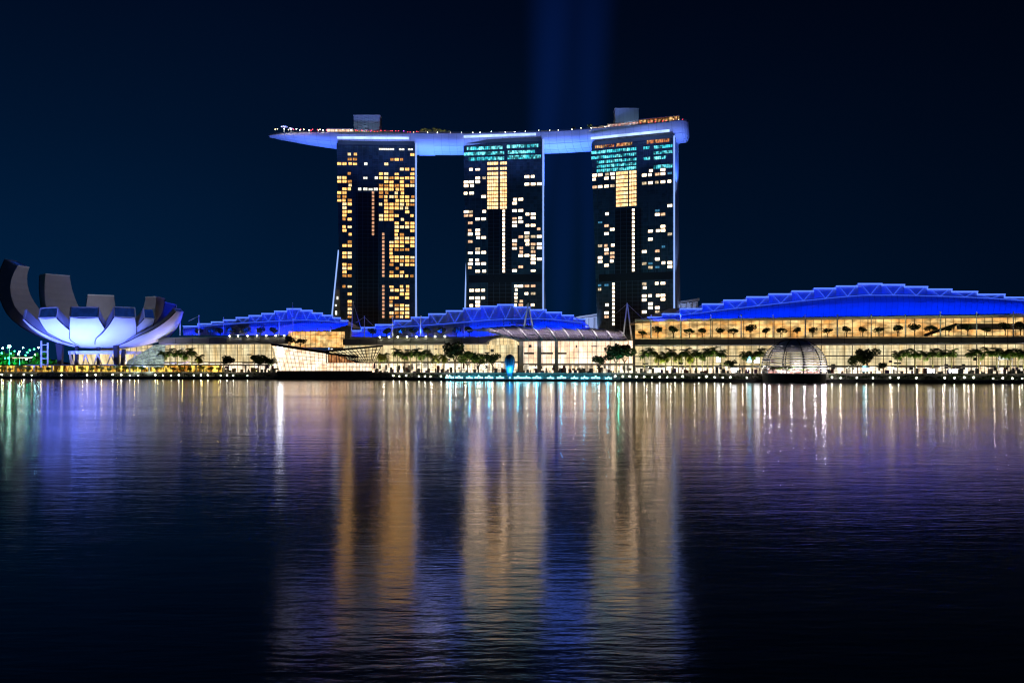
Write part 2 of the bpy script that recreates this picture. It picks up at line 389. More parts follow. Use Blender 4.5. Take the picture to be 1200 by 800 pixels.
    if rest:
        # the remaining lit windows as one object with one material slot per tone
        me_v, me_f, mi, mats = [], [], [], []
        for k, bb in rest.items():
            n = len(me_v); me_v += bb.v; me_f += [tuple(n+i for i in f) for f in bb.f]; mi += [len(mats)]*len(bb.f); mats.append(M[k])
        b = MB(); b.v, b.f = me_v, me_f; o = b.build('window_rows', mats[0], root)
        for mm in mats[1:]: o.data.materials.append(mm)
        for p_, k in zip(o.data.polygons, mi): p_.material_index = k
        o['kind'] = 'stuff'
    for (x0, x1, ys, h, mk, nm) in panels:
        for y in ys:
            b = MB(); pane(b, (x0+x1)/2, y, x1-x0, h, False); b.build(nm, M[mk], root)
        b = MB(); n = max(2, int((x1-x0)/2.3))
        for i in range(n+1): b.bar(W(x0+(x1-x0)*i/n, ZW(max(ys)+h/2+.3, YL), .45), W(x0+(x1-x0)*i/n, ZW(min(ys)-h/2-.3, YL), .45), .3)
        for y_ in (max(ys)+h/2+.3, min(ys)-h/2-.3): b.bar(W(x0, ZW(y_, YL), .45), W(x1, ZW(y_, YL), .45), .25)
        b.build('mullions', M['mullion'], root)
    # glowing cove under the deck
    b = MB(); p, q = W(pxL+3, zt+2.0, 9.5), W(pxR-6 if legL > 6 else pxR-2, zt+2.0, 9.5); b.bar(p, q, 2.1, n=8); b.build('cove_light', M['ledcove'], root)
    b = MB(); p, q = W(pxL+1.5, zt-.4, 1.3), W(pxR-.5, zt-.4, 1.3); b.bar(p, q, .8, 3.0); b.build('cornice', M['mullion'], root)
    e = []
    for i, f_ in enumerate((.12, .5, .88)):
        pass
    for k_ in (.25, .75):
        q = line_pt(pxL+(pxR-pxL)*k_, A, B) - nb*75; spot('floodlight', (q.x, q.y, 42), (q.x+nb.x*75, q.y+nb.y*75, 150), extra['tone'], extra['pw'], 95, .8, .6, root)  # teal fill spots added in front to lift the dark facade glass
    # blue uplights for the end wall
    for z in (z0+30, z0+95, z0+160):
        q = Vector((BR.x, BR.y, 0)) + d*14 + nb*8
        tgt = Vector((BR.x, BR.y, z+22)) + nb*8
        spot('floodlight', (q.x, q.y, z-22 if z > z0+35 else z0+8), tgt, (.22,.38,1), 16000, 70, .8, .5, root)
    return root
# --- left tower
ys1 = [180.7,186.6,191.9,197.9,203.4] + [208.2+4.42*i for i in range(27)] + [335.5+4.42*i for i in range(9)]
cx1 = [397.6+6.12*i for i in range(15)]
t1 = {0:'2 3 14',1:'2 3 10 11 12',2:'0 1 2 3 5w 9',3:'12 13 14',4:'2 8 9 11 14',5:'0 1 5w 7w 8 9 10 11 12 13 14',6:'0 1 2 9 10 12 14',7:'2 8 9 10 11 12 13 14',
 8:'1 2 4w 5w 6w 7w 8 9 10 11 12',9:'0 1 8 9 11 12',10:'0 1 8 9 10 11 12 13 14',11:'0 1 2 9 11 12 13 14',12:'1 2 8 9 10 11 12 13 14',13:'1 9 10 11 12 13',14:'1 2 9 10 13',
 15:'1 8 9 10 11 14',16:'1 2 8 9 10 12',17:'11 13 14',18:'1 2 11 12 13 14',19:'1 11 14',20:'2 11 12',21:'11 12 13 14',22:'2 10 11 12 13 14',23:'1 2 10 11 12 14',24:'10 11 12 13',
 25:'1 2 10',26:'1 2 10 11 12 13 14',27:'10 11 12 13 14',28:'1 2 10 12 13 14',29:'1 2 11',30:'1 10 12',31:'1 2 10 11 12 13 14',32:'1 2 10 12 13',33:'10 11 12 13',34:'2 12 13',
 35:'10 11 13',36:'2 10',37:'2 10 11 12 13',38:'2 11 12 13',39:'2 10 11 12 13',40:'2 10 11 12 13'}
w1 = []
for r, s_ in t1.items():
    for c_ in s_.split():
        mk = 'whitewin' if c_[-1] == 'w' else 'amber'; i = int(c_.rstrip('w'))
        w1.append((cx1[i], ys1[r], 4.5, 2.95, mk))
T1 = tower('leftmost hotel tower, amber windows packed in its right half', 394.5, 743, 486.3, 745, 167.5, 400, w1,
      [(437.2, [225.5+4.42*i for i in range(12)], 'reddish'), (449.2, [274.2+4.42*i for i in range(12)]+[335.5+4.42*i for i in range(9)], 'reddish')],
      [(444, 462, [174.6], 2.0, 'whitewin', 'lounge_window'), (467.5, 474, [174.6], 2.0, 'whitewin', 'lounge_window'), (478, 484, [174.6], 2.0, 'whitewin', 'lounge_window')],
      dict(core=(417.5, 443, 226, 392), tone=(.2,.55,.6), pw=22000), 13, 26, 19, 15, 1)
# --- middle tower
k2 = [209.3+4.35*i for i in range(26)]; lo2 = [336+4.4*i for i in range(6)]
c2 = {'a':546.3,'h':551.2,'b':552.6,'c':559.8,'d':566.8,'e':603,'n':604.6,'f':610.3,'g':617.5,'i':624.8,'j':632}
t2 = [(199,'bc'),(k2[0],'cdgi'),(k2[1],'abc'),(k2[2],'abgij'),(k2[4],'ab'),(k2[5],'d'),(k2[6],'ef'),(k2[7],'e'),(k2[9],'abdef'),(k2[10],'abgi'),(k2[11],'cdefi'),(k2[12],'hef'),(k2[13],'egi'),
 (k2[14],'hcj'),(k2[15],'hcg'),(k2[16],'cdfgij'),(k2[17],'heg'),(k2[18],'egij'),(k2[19],'cefij'),(k2[20],'hcdfi'),(k2[21],'fgi'),(k2[22],'hcij'),(k2[23],'hcdi'),(k2[24],'hf'),(k2[25],'cdei'),
 (lo2[0],'nfgi'),(lo2[1],'hcdn'),(lo2[2],'ngi'),(lo2[3],'hcdn'),(lo2[4],'cnf'),(lo2[5],'hcnfi')]
w2 = [(c2[ch] if not (ch == 'h' and y > 330) else 552.8, y, 5.1 if ch not in 'n' else 3.2, 2.8, 'cream') for y, s_ in t2 for ch in s_]
T2 = tower('middle hotel tower, three cyan floors above a gold window panel', 543, 748.5, 635.3, 739.5, 166.5, 548.5, w2,
      [(590.3, [248.8+4.35*i for i in range(17)], 'cream')],
      [(547, 589, [174.5], 3.6, 'cyanw', 'club_window'), (594, 631, [173.8], 3.6, 'cyanw', 'club_window'), (543.5, 591, [180.8], 3.6, 'cyanw', 'club_window'), (595, 627, [180.4], 3.4, 'cyanw', 'club_window'),
       (549, 591, [186.9], 3.8, 'cyanw', 'club_window'), (594.5, 634, [186.4], 4.2, 'cyanw', 'club_window'),
       (571, 583.9, [192.8,199,204.5]+[k2[i] for i in range(9)], 3.2, 'goldp', 'lounge_window'), (586, 594, [192.8,199,204.5]+[k2[i] for i in range(9)], 3.2, 'goldp', 'lounge_window')],
      dict(core=(572, 600, 247.5, 392), band=(322.5, 331.5), tone=(.15,.5,.8), pw=42000), 20, 18, 9, 13, 1)
# --- right tower
c3 = dict(zip('abcdefghi', (696.8,703.3,710.8,717.6,755,762.3,770.3,776.9,785)))
t3 = {0:'abcdfh',1:'acdefgh',3:'abcdefghi',9:'i',10:'c',11:'gh',13:'c',14:'dh',15:'cfgh',16:'i',17:'f',18:'bcd',19:'c',20:'cdeg',21:'bd',22:'bdg',23:'cehi',24:'fi',28:'egh',29:'eb',31:'efgh',32:'eh',33:'cf',34:'fg',35:'ceg',36:'c'}
w3 = [(c3[ch], 205.9+4.6*r, 4.9, 2.9, 'cream') for r, s_ in t3.items() for ch in s_]
w3 += [(c3[a_], 205.9+4.6*r, 4.8, 2.4, 'coolwin') for r, a_ in ((1,'i'),(10,'g'),(12,'b'),(19,'h'),(23,'f'),(24,'g'),(28,'b'),(28,'c'))]
T3 = tower('right hotel tower, five cyan floors over a pale gold panel', 693, 733, 788.8, 708, 168.5, 701.5, w3,
      [(742.2, [249.5+4.6*i for i in range(16)], 'cream'), (719, [334+4.6*i for i in range(11)], 'cream')],
      [(697, 720, [173.0], 3.2, 'bar', 'bar_window'), (722, 741, [173.0], 3.6, 'bar', 'bar_window'), (758, 785, [173.0], 3.8, 'bar', 'bar_window'),
       (692.5, 746, [179.2,185.4], 3.2, 'cyanw', 'club_window'), (699, 746, [191.0,196.2], 3.0, 'cyanw', 'club_window'), (699, 746, [201.2], 3.4, 'cyanw', 'club_window'),
       (754, 762, [179.4,191.6], 3.0, 'cyanw', 'club_window'), (766, 788, [179.6,186.2], 3.2, 'cyanw', 'club_window'), (766, 780, [192], 3.2, 'cyanw', 'club_window'), (766, 788, [202.2], 4, 'cyanw', 'club_window'),
       (722, 736, [206+4.6*i for i in range(9)], 3.4, 'goldp', 'lounge_window'), (737.4, 746, [206+4.6*i for i in range(9)], 3.4, 'goldp', 'lounge_window')],
      dict(core=(721, 751.5, 247.5, 392), band=(322, 330.5), tone=(.15,.55,.75), pw=42000), 26, 20, 0, 14, 1)

# ------------------------------------------------------------------ sky deck
HD = [(300, 733), (310, 734), (395, 738), (440, 740), (500, 744), (560, 744), (600, 742), (650, 738), (700, 729), (760, 714), (790, 706), (812, 700)]
ZD = 211
def hullY(px): return smooth(HD, px, 20)
hull = empty('sky_deck', (0, 760, ZD), 'long boat shaped deck glowing blue across all three tower tops', 'rooftop deck')
st = [310, 311.2, 313, 317, 323, 331, 342, 355, 370, 386] + list(range(400, 796, 9)) + [799, 802, 804.5, 806, 807]
NR = 22; rows = []; fr = []
for px in st:
    y = hullY(px); f_ = Vector((XW(px, y), y, 0)); y2 = hullY(px+2); t_ = (Vector((XW(px+2, y2), y2, 0)) - f_).normalized(); n_ = Vector((-t_.y, t_.x, 0)); n_ = n_ if n_.y > 0 else -n_
    u = (px-309.5)/170; k = min(1, max(.02, 1-(1-min(1, u))**2))
    if px > 795: k *= math.sqrt(max(.12, 1-((px-795)/12.5)**2))
    wd = 19*math.sqrt(k) if u < 1 else 19*(1 if px <= 795 else k**.5); dp = 12.5*k**1.1 if px < 500 else 12.5*(1 if px <= 795 else k**.35)
    c_ = f_ + n_*19; fr.append((c_, t_, n_, wd))
    row = []
    for j in range(NR+1):
        a = math.pi*j/NR; xx = -math.cos(a); zz = -math.sin(a)
        xx = math.copysign(abs(xx)**.85, xx); zz = -abs(zz)**.8
        row.append(c_ + n_*xx*wd + Vector((0, 0, ZD + zz*dp)))
    row.append(c_ + n_*wd + Vector((0,0,ZD+.9))); row.append(c_ - n_*wd + Vector((0,0,ZD+.9)))
    rows.append(row)
b = MB(); b.loft(rows); h_ = b.build('hull', M['hull'], hull, True)
# hull panel seams
b = MB()
for i in range(2, len(rows)-2):
    if i % 1 == 0: b.path([rows[i][j] + (rows[i][j]-fr[i][0]-Vector((0,0,ZD))).normalized()*.05 for j in range(0, 14)], .22)
[b.path([rows[i][j] + Vector((0,-.04,-.03)) for i in range(2, len(rows)-2)], .18) for j in (5, 9)]
b.build('panel_seams', M['hseam'], hull)
b = MB(); b.path([c_ - n_*(wd+.1) + Vector((0,0,ZD+1.6)) for c_, t_, n_, wd in fr], .35); b.path([c_ - n_*(wd-.4) + Vector((0,0,ZD+.9)) for c_, t_, n_, wd in fr], .5); b.build('railing', M['mullion'], hull)
# expansion-joint sleeve right of the left tower
b = MB()
js = [i for i, px in enumerate(st) if 486 <= px <= 512]
b.grid([[p + (p-fr[i][0]-Vector((0,0,ZD))).normalized()*.6 for p in rows[i][:15]] for i in js]); b.build('joint_cover', M['hull'], hull)
# brighter collars each side of the towers are the same hull lit from the shoulders
HL = []
for px, tgtpx, pw in ((374, 345, .30), (385, 372, .26), (493, 510, .42), (520, 520, .36), (534, 522, .36), (645, 662, .42), (665, 662, .36), (684, 670, .36), (803, 800, .22)):
    y = hullY(px)+12
    HL.append(spot('floodlight', (XW(px, y), y, 158), (XW(tgtpx, hullY(tgtpx)+14), hullY(tgtpx)+14, 202), (.05,.16,1), 250000*pw, 110, .7, .6, hull))
for px in (330, 372, 430, 480, 530, 580, 630, 680, 730, 780):
    y = 640
    HL.append(spot('fill_searchlight', (XW(px, y), y, 118), (XW(px, hullY(px)), hullY(px), 207), (.17,.26,1), 270000, 36, .9, .6, hull))  # added fill hung in mid-air to light the hull's front side
def deck_pt(px, back=3, up=0):
    y = hullY(px)+back; return Vector((XW(px, y), y, ZD+.9+up))
# rooftop things
def roof_block(px0, px1, py0, back, mk, name, label, cat, depth=12):
    y = hullY((px0+px1)/2)+back; x0, x1 = XW(px0, y), XW(px1, y); z1 = ZW(py0, y); z0 = ZD+.9
    r_ = empty(name, ((x0+x1)/2, y+depth/2, z0), label, cat)
    b = MB(); b.box(((x0+x1)/2, y+depth/2, (z0+z1)/2), (x1-x0, depth, z1-z0)); b.build('housing', M[mk], r_)
    b = MB(); b.box(((x0+x1)/2, y+depth/2, z1+.25), (x1-x0+.8, depth+.8, .5)); b.build('parapet', M['steel'], r_)
    b = MB()
    n = int((x1-x0)/3)
    for i in range(1, n): b.box((x0+(x1-x0)*i/n, y-.06, (z0+z1)/2), (.12, .12, z1-z0-.4))
    b.build('panel_joints', M['mullion'], r_)
    spot('floodlight', ((x0+x1)/2, y-18, ZD+3), ((x0+x1)/2, y, (z0+z1)/2+2), (.4,.62,1), 5200, 110, .8, .3, r_)
roof_block(414.5, 445, 135.5, 14, 'greybox', 'lift_house', 'grey windowless roof block above the left tower', 'roof block')
roof_block(721, 748.5, 127.5, 12, 'greybox', 'lift_house', 'taller blue grey roof block above the right tower', 'roof block')
def pavilion(px0, px1, h, back, mk, label, curve=0):
    y0, y1 = hullY(px0)+back, hullY(px1)+back
    n = max(3, int((px1-px0)/4)); z0 = ZD+.9
    r_ = empty('deck_pavilion', (XW((px0+px1)/2, (y0+y1)/2), (y0+y1)/2, z0), label, 'pavilion', 'restaurants on the sky deck')
    pts = [(XW(p, hullY(p)+back), hullY(p)+back) for p in [px0+(px1-px0)*i/n for i in range(n+1)]]
    b = MB(); c = MB(); q = MB()
    for i, ((xa, ya), (xb, yb)) in enumerate(zip(pts, pts[1:])):
        b.quad((xa, ya+1.2, z0), (xb, yb+1.2, z0), (xb, yb+1.2, z0+h), (xa, ya+1.2, z0+h))
        c.hexa([(xa,ya-1.2,z0+h),(xb,yb-1.2,z0+h),(xb,yb+8,z0+h+.3),(xa,ya+8,z0+h+.3),(xa,ya-1.2,z0+h+.5),(xb,yb-1.2,z0+h+.5),(xb,yb+8,z0+h+.9),(xa,ya+8,z0+h+.9)])
        q.bar((xa, ya, z0), (xa, ya, z0+h), .3)
    b.build('lit_interior', M[mk], r_); c.build('roof', M['canopy'], r_); q.build('posts', M['mullion'], r_)
pavilion(383, 414, 2.6, 4, 'hallc', 'low cream lit pavilion on the left end of the deck')
pavilion(414, 460, 2.2, 6, 'yellowl', 'dim lit terrace bar below the grey roof block')
pavilion(584, 604, 1.5, 5, 'whitewin', 'small white lit kiosk at the middle of the deck')
pavilion(634, 650, 1.4, 5, 'whitewin', 'small white lit kiosk between middle and right towers')
pavilion(694, 712, 2.2, 5, 'hallc', 'low pale pavilion left of the taller roof block')
pavilion(712, 748, 3.6, 5, 'domein', 'pinkish lit restaurant under the taller roof block')
pavilion(749, 796, 4.4, 4, 'bar', 'orange lit restaurant at the right end of the deck')
# deck lamps
def ball_lamp(name, r, h, mk, post=True):
    o = empty(name, (0, 0, 0)); b = MB()
    if post: b.lathe([(.12, 0), (.09, .3), (.07, h)], (0, 0, 0), 6); b.build('post', M['mullion'], o)
    b = MB(); b.sphere((0, 0, h+r*.8), r, 8); b.build('globe', M[mk], o)
    return o
def scatter(proto, px, loc, label, cat, group, first=[]):
    o = proto if proto.name not in [q.name for q in first] else copy_tree(proto)
    if o is proto: first.append(proto)
    o.location = loc; tag(o, label, cat, group); return o
cols_ = {'lampw': 'warm white', 'lampr': 'red', 'lampv': 'violet', 'lamp': 'white'}
DL = {k: ball_lamp('deck_lamp', .34, 1.1, k) for k in cols_}
cnt = {}
seq = [(p, R.choice(['lampw', 'lamp', 'lampw', 'lampr'])) for p in range(321, 412, 5)] + [(p, 'lampr' if R.random() < .7 else 'lampw') for p in range(346, 384, 6)] + \
      [(p, R.choice(['lampr', 'lampr', 'lampv', 'lampw'])) for p in range(416, 494, 4)] + [(p, 'lamp') for p in range(500, 720, 13)] + [(p, R.choice(['lampr','lampw'])) for p in range(752, 804, 6)]
for p, k in sorted(seq):
    sec = 'left overhang of the sky deck' if p < 395 else 'deck above the left tower' if p < 490 else 'deck between left and middle towers' if p < 543 else 'deck above the middle tower' if p < 636 else 'deck between middle and right towers' if p < 693 else 'deck above the right tower'
    cnt[(k, sec)] = cnt.get((k, sec), 0)+1
    up = R.uniform(0, 2.4) if 415 < p < 494 or p > 752 else R.uniform(0, .8)
    scatter(DL[k], p, deck_pt(p+R.uniform(-2.5, 2.5), R.uniform(.6, 4.5), 0), f'{cols_[k]} globe lamp on {sec}, {ORD[cnt[(k,sec)]-1]} of that colour', 'lamp', 'small lamps along the sky deck')
# parasol-like canopies at the left tip
for i, p in enumerate((333, 341)):
    o = empty('deck_parasol', deck_pt(p, 8), ['large pale mushroom canopy near the deck tip', 'smaller pale mushroom canopy beside the large one'][i], 'parasol')
    L = Vector(o['off']); b = MB(); b.lathe([(.25, 0), (.2, 5.2-i*1.5)], L, 8); b.build('pole', M['steel'], o)
    b = MB(); b.lathe([(.05, 6-i*1.5), (1.5, 5.8-i*1.5), (3.2-i, 5.2-i*1.5), (3.1-i, 5.0-i*1.5), (.2, 5.2-i*1.5)], L, 14); b.build('shade', M['white'], o)
    point('lamp', L + Vector((0, -2, 2.5)), (1, .85, .7), 250, .2)

# ------------------------------------------------------------------ vegetation prototypes
def palm_proto(h, seed, leafm='leaf', nf=24, fl=3.5):
    rr = random.Random(seed); o = empty('palm_tree', (0,0,0)); b = MB(); lean = rr.uniform(-.3, .3)
    b.lathe([(.30, 0), (.22, .6), (.17, h*.5), (.15, h)], (0,0,0), 7)
    for v in b.v: v.x += lean*(v.z/h)**2
    b.build('trunk', M['trunk'], o, True)
    b = MB(); top = Vector((lean, 0, h))
    for i in range(nf):
        az = 2*math.pi*i/nf + rr.uniform(-.2,.2); el = rr.uniform(-.35, 1.45); L = fl*rr.uniform(.85, 1.1); pts = []; p = top.copy(); a = el
        for k in range(7):
            pts.append(p.copy()); p = p + Vector((math.cos(az)*math.cos(a), math.sin(az)*math.cos(a), math.sin(a)))*L/6; a -= .33
        side = Vector((-math.sin(az), math.cos(az), 0))
        for k in range(6):
            w = .70*math.sin(math.pi*(k+.8)/7.2)
            for s_ in (-1, 1):
                for q in range(2):
                    a0 = pts[k].lerp(pts[k+1], q*.5); a1 = pts[k].lerp(pts[k+1], q*.5+.42)
                    b.quad(a0, a1, a1 + side*s_*w*1.3 + Vector((0,0,-w*.7)), a0 + side*s_*w*1.3 + Vector((0,0,-w*.7)) + (a1-a0)*.5)
    b.build('crown', M[leafm], o); return o
def tree_proto(h, cr, seed, leafm='leaf2', n=900, flat=.75, nm='broadleaf_tree', ls=.55):
    rr = random.Random(seed); o = empty(nm, (0,0,0)); b = MB(); cl = []
    b.bar((0,0,0), (0,0,h*.45), .5, n=6, w2=.35)
    for i in range(7):
        az = 2*math.pi*i/7+rr.uniform(-.3,.3); rad = cr*rr.uniform(.35,.85); top = Vector((rad*math.cos(az), rad*math.sin(az), h*rr.uniform(.68,.98)))
        b.bar((0,0,h*.4*rr.uniform(.8,1.1)), top, .22, n=5, w2=.08); cl.append((top, cr*rr.uniform(.34,.52)))
    cl.append((Vector((0,0,h*.95)), cr*.42)); b.build('trunk', M['bark'], o)
    b = MB()
    for c_, r_ in cl:
        for k in range(n//8):
            d_ = Vector((rr.gauss(0,1), rr.gauss(0,1), rr.gauss(0,1))).normalized()*r_*rr.uniform(.35,1)**.5; d_.z *= flat
            p = c_+d_; x = Vector((rr.gauss(0,1), rr.gauss(0,1), rr.gauss(0,.6))).normalized()*ls*rr.uniform(.6,1.2); y = x.cross(Vector((rr.gauss(0,1), rr.gauss(0,1), rr.gauss(0,1)))).normalized()*ls*.6
            b.quad(p-x, p+y, p+x, p-y)
    b.build('crown', M[leafm], o); return o
used = set()
def place(proto, loc, label, cat, group=None, rz=None, sc_=1):
    o = proto if proto.name not in used else copy_tree(proto); used.add(proto.name)
    o.location = loc; o.rotation_euler.z = R.uniform(0, 6.28) if rz is None else rz; o.scale = (sc_,)*3
    return tag(o, label, cat, group)
PA = [palm_proto(8.2, 3), palm_proto(9.2, 4, 'leaf'), palm_proto(7.2, 5, 'leafy')]
TR = [tree_proto(9, 4.2, 11), tree_proto(8, 4.6, 12, 'leaf'), tree_proto(5.0, 2.4, 13, 'leaf2', 420, .85, 'terrace_tree', .45), tree_proto(4.2, 2.6, 14, 'leaf2', 360, .6, 'terrace_tree', .42)]
BU = [tree_proto(3.0, 1.9, 15, 'leafy', 300, .8, 'lit_shrub', .32), tree_proto(2.6, 1.7, 16, 'leaf', 300, .8, 'lit_shrub', .32)]
# trees on the sky deck
for i, (p, s_) in enumerate([(494,.6),(499,.75),(504,.6),(510,.8),(516,.65),(521,.55),(527,.45),(673,.5),(691,.7),(700,.45)]):
    place(TR[2], deck_pt(p, 4), f'small olive tree on the sky deck, {ORD[i]} counting from the left tower side', 'tree', 'trees on the sky deck', None, s_*1.3)
for p in (496, 504, 512, 520, 690): point('lamp', deck_pt(p, -.5, 2.5), (1,.75,.3), 900, .2)

# ------------------------------------------------------------------ search beams in the sky: glow put into cone volumes
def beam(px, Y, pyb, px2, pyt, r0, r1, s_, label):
    m = bpy.data.materials.new('glowing_air'); m.use_nodes = True; t = m.node_tree; t.nodes.clear()
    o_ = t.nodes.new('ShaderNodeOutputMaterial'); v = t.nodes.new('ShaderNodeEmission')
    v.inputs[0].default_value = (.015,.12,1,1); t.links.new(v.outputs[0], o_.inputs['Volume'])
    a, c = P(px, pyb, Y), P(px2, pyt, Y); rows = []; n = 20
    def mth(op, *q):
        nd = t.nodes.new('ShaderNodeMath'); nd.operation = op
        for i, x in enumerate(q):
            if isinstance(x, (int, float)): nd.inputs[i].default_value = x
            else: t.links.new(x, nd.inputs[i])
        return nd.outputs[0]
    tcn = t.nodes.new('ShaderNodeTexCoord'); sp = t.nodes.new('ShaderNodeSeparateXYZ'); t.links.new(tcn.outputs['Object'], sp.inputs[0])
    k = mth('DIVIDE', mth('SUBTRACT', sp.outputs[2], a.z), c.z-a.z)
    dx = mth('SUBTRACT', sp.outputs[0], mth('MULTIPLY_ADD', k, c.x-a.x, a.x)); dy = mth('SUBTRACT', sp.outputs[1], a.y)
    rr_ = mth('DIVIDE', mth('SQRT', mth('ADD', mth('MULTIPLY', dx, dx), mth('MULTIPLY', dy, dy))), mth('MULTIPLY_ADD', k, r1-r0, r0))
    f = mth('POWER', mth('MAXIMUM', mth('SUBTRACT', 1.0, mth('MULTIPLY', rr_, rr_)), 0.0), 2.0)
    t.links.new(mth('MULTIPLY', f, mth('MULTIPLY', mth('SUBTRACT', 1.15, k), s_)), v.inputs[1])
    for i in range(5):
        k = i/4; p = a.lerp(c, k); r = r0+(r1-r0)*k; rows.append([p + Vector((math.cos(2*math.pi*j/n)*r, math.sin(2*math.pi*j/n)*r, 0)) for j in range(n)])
    b = MB(); b.loft(rows); o = b.build('light_beam', m); tag(o, label, 'light beam', 'glowing beam cones over the towers', 'thing'); return o
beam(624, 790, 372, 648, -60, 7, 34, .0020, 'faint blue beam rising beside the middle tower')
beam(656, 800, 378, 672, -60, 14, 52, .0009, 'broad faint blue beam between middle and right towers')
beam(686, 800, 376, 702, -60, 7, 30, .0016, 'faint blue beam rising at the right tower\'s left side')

# ------------------------------------------------------------------ convention halls
def glazed(root, pxs, Yf, z0, z1, floors, mk_list, depth=5, dcol=3, mull=.18, slab=.6, framem='frame', sub=2):
    """lit interior wall, floor slabs, glass, mullions between z0 and z1 following Yf(px)"""
    pts = [(XW(p, Yf(p)), Yf(p)) for p in pxs]
    zs = [z0+(z1-z0)*f for f in floors]
    for (a, c), mk in zip(zip(zs, zs[1:]), mk_list):
        b = MB(); b.grid([[(x*(1+depth/y), y+depth, z) for x, y in pts] for z in (a, c)]); b.build('lit_interior', M[mk], root)
    b = MB()
    for z in zs[1:-1]:
        for (xa, ya), (xb, yb) in zip(pts, pts[1:]): b.hexa([(xa,ya-.5,z-slab/2),(xb,yb-.5,z-slab/2),(xb*(1+depth/yb),yb+depth,z-slab/2),(xa*(1+depth/ya),ya+depth,z-slab/2),(xa,ya-.5,z+slab/2),(xb,yb-.5,z+slab/2),(xb*(1+depth/yb),yb+depth,z+slab/2),(xa*(1+depth/ya),ya+depth,z+slab/2)])
    if len(zs) > 2: b.build('floor_slab', M['concrete'], root)
    b = MB(); b.grid([[(x, y, z) for x, y in pts] for z in (z0, z1)]); b.build('glazing', M['glass'], root)
    b = MB()
    for i, (x, y) in enumerate(pts):
        b.bar((x, y-.15, z0), (x, y-.15, z1), mull*(1.9 if i % dcol == 0 else 1))
    for k in range(len(zs)-1):
        for s_ in range(1, sub+1):
            z = zs[k]+(zs[k+1]-zs[k])*s_/(sub+1)
            b.path([(x, y-.1, z) for x, y in pts], mull*.8)
    b.build('mullions', M[framem], root)
    # awning line, shop fittings and hanging things inside the ground floor
    if len(zs) > 2:
        b = MB()
        for (xa, ya), (xb, yb) in zip(pts, pts[1:]):
            if R.random() < .82: b.hexa([(xa,ya-3,zs[1]-.9),(xb,yb-3,zs[1]-.9),(xb,yb,zs[1]-.5),(xa,ya,zs[1]-.5),(xa,ya-3,zs[1]-.6),(xb,yb-3,zs[1]-.6),(xb,yb,zs[1]+.1),(xa,ya,zs[1]+.1)])
        b.build('awning', M['canopy'], root)['kind'] = 'stuff'
        for mk, nn in (('mullion', 1.1), ('shopred', .3), ('shopblue', .3), ('concrete', .7)):
            b = MB()
            for (xa, ya), (xb, yb) in zip(pts, pts[1:]):
                for q in range(3):
                    if R.random() < .33*nn:
                        t_ = R.random(); w_ = R.uniform(.5, 2.4); h_ = R.uniform(.8, 3.6); z_ = zs[0] if R.random() < .75 else zs[0]+R.uniform(1.5, 3)
                        b.box((xa+(xb-xa)*t_, ya+R.uniform(1, depth-1), z_+h_/2), (w_, .6, h_))
                if R.random() < .10*nn:
                    t_ = R.random(); w_ = R.uniform(.8, 4); h_ = R.uniform(.4, 2.2); z_ = zs[1]+.4+R.random()*(zs[2]-zs[1]-3)
                    b.box((xa+(xb-xa)*t_, ya+R.uniform(2, depth-1), z_+h_/2), (w_, .5, h_))
            b.build('shop_fittings', M[mk], root)['kind'] = 'stuff'
    return pts
def canopy(root, pxs, Yf, za, zb, over, back):
    pts = [(p, Yf(p)) for p in pxs]
    b = MB(); rows = []
    for off, z in ((0, za+.3), (-over, za), (-over-.4, za+.4), (-over*.45, zb-.4), (back, zb), (back, za+.3)):
        rows.append([(XW(p, y+off) , y+off, z) for p, y in pts])
    b.grid(rows); b.build('canopy', M['canopy'], root)
    b = MB()
    for p, y in pts[::3]: b.bar((XW(p, y-over-.4), y-over-.5, za+.5), (XW(p, y-over*.45), y-over*.45-.1, zb-.25), .3)
    b.build('canopy_seams', M['seam'], root)
    b = MB(); b.path([(XW(p, y-over*.45), y-over*.45, zb) for p, y in pts], .5); b.build('gutter', M['ledge'], root)
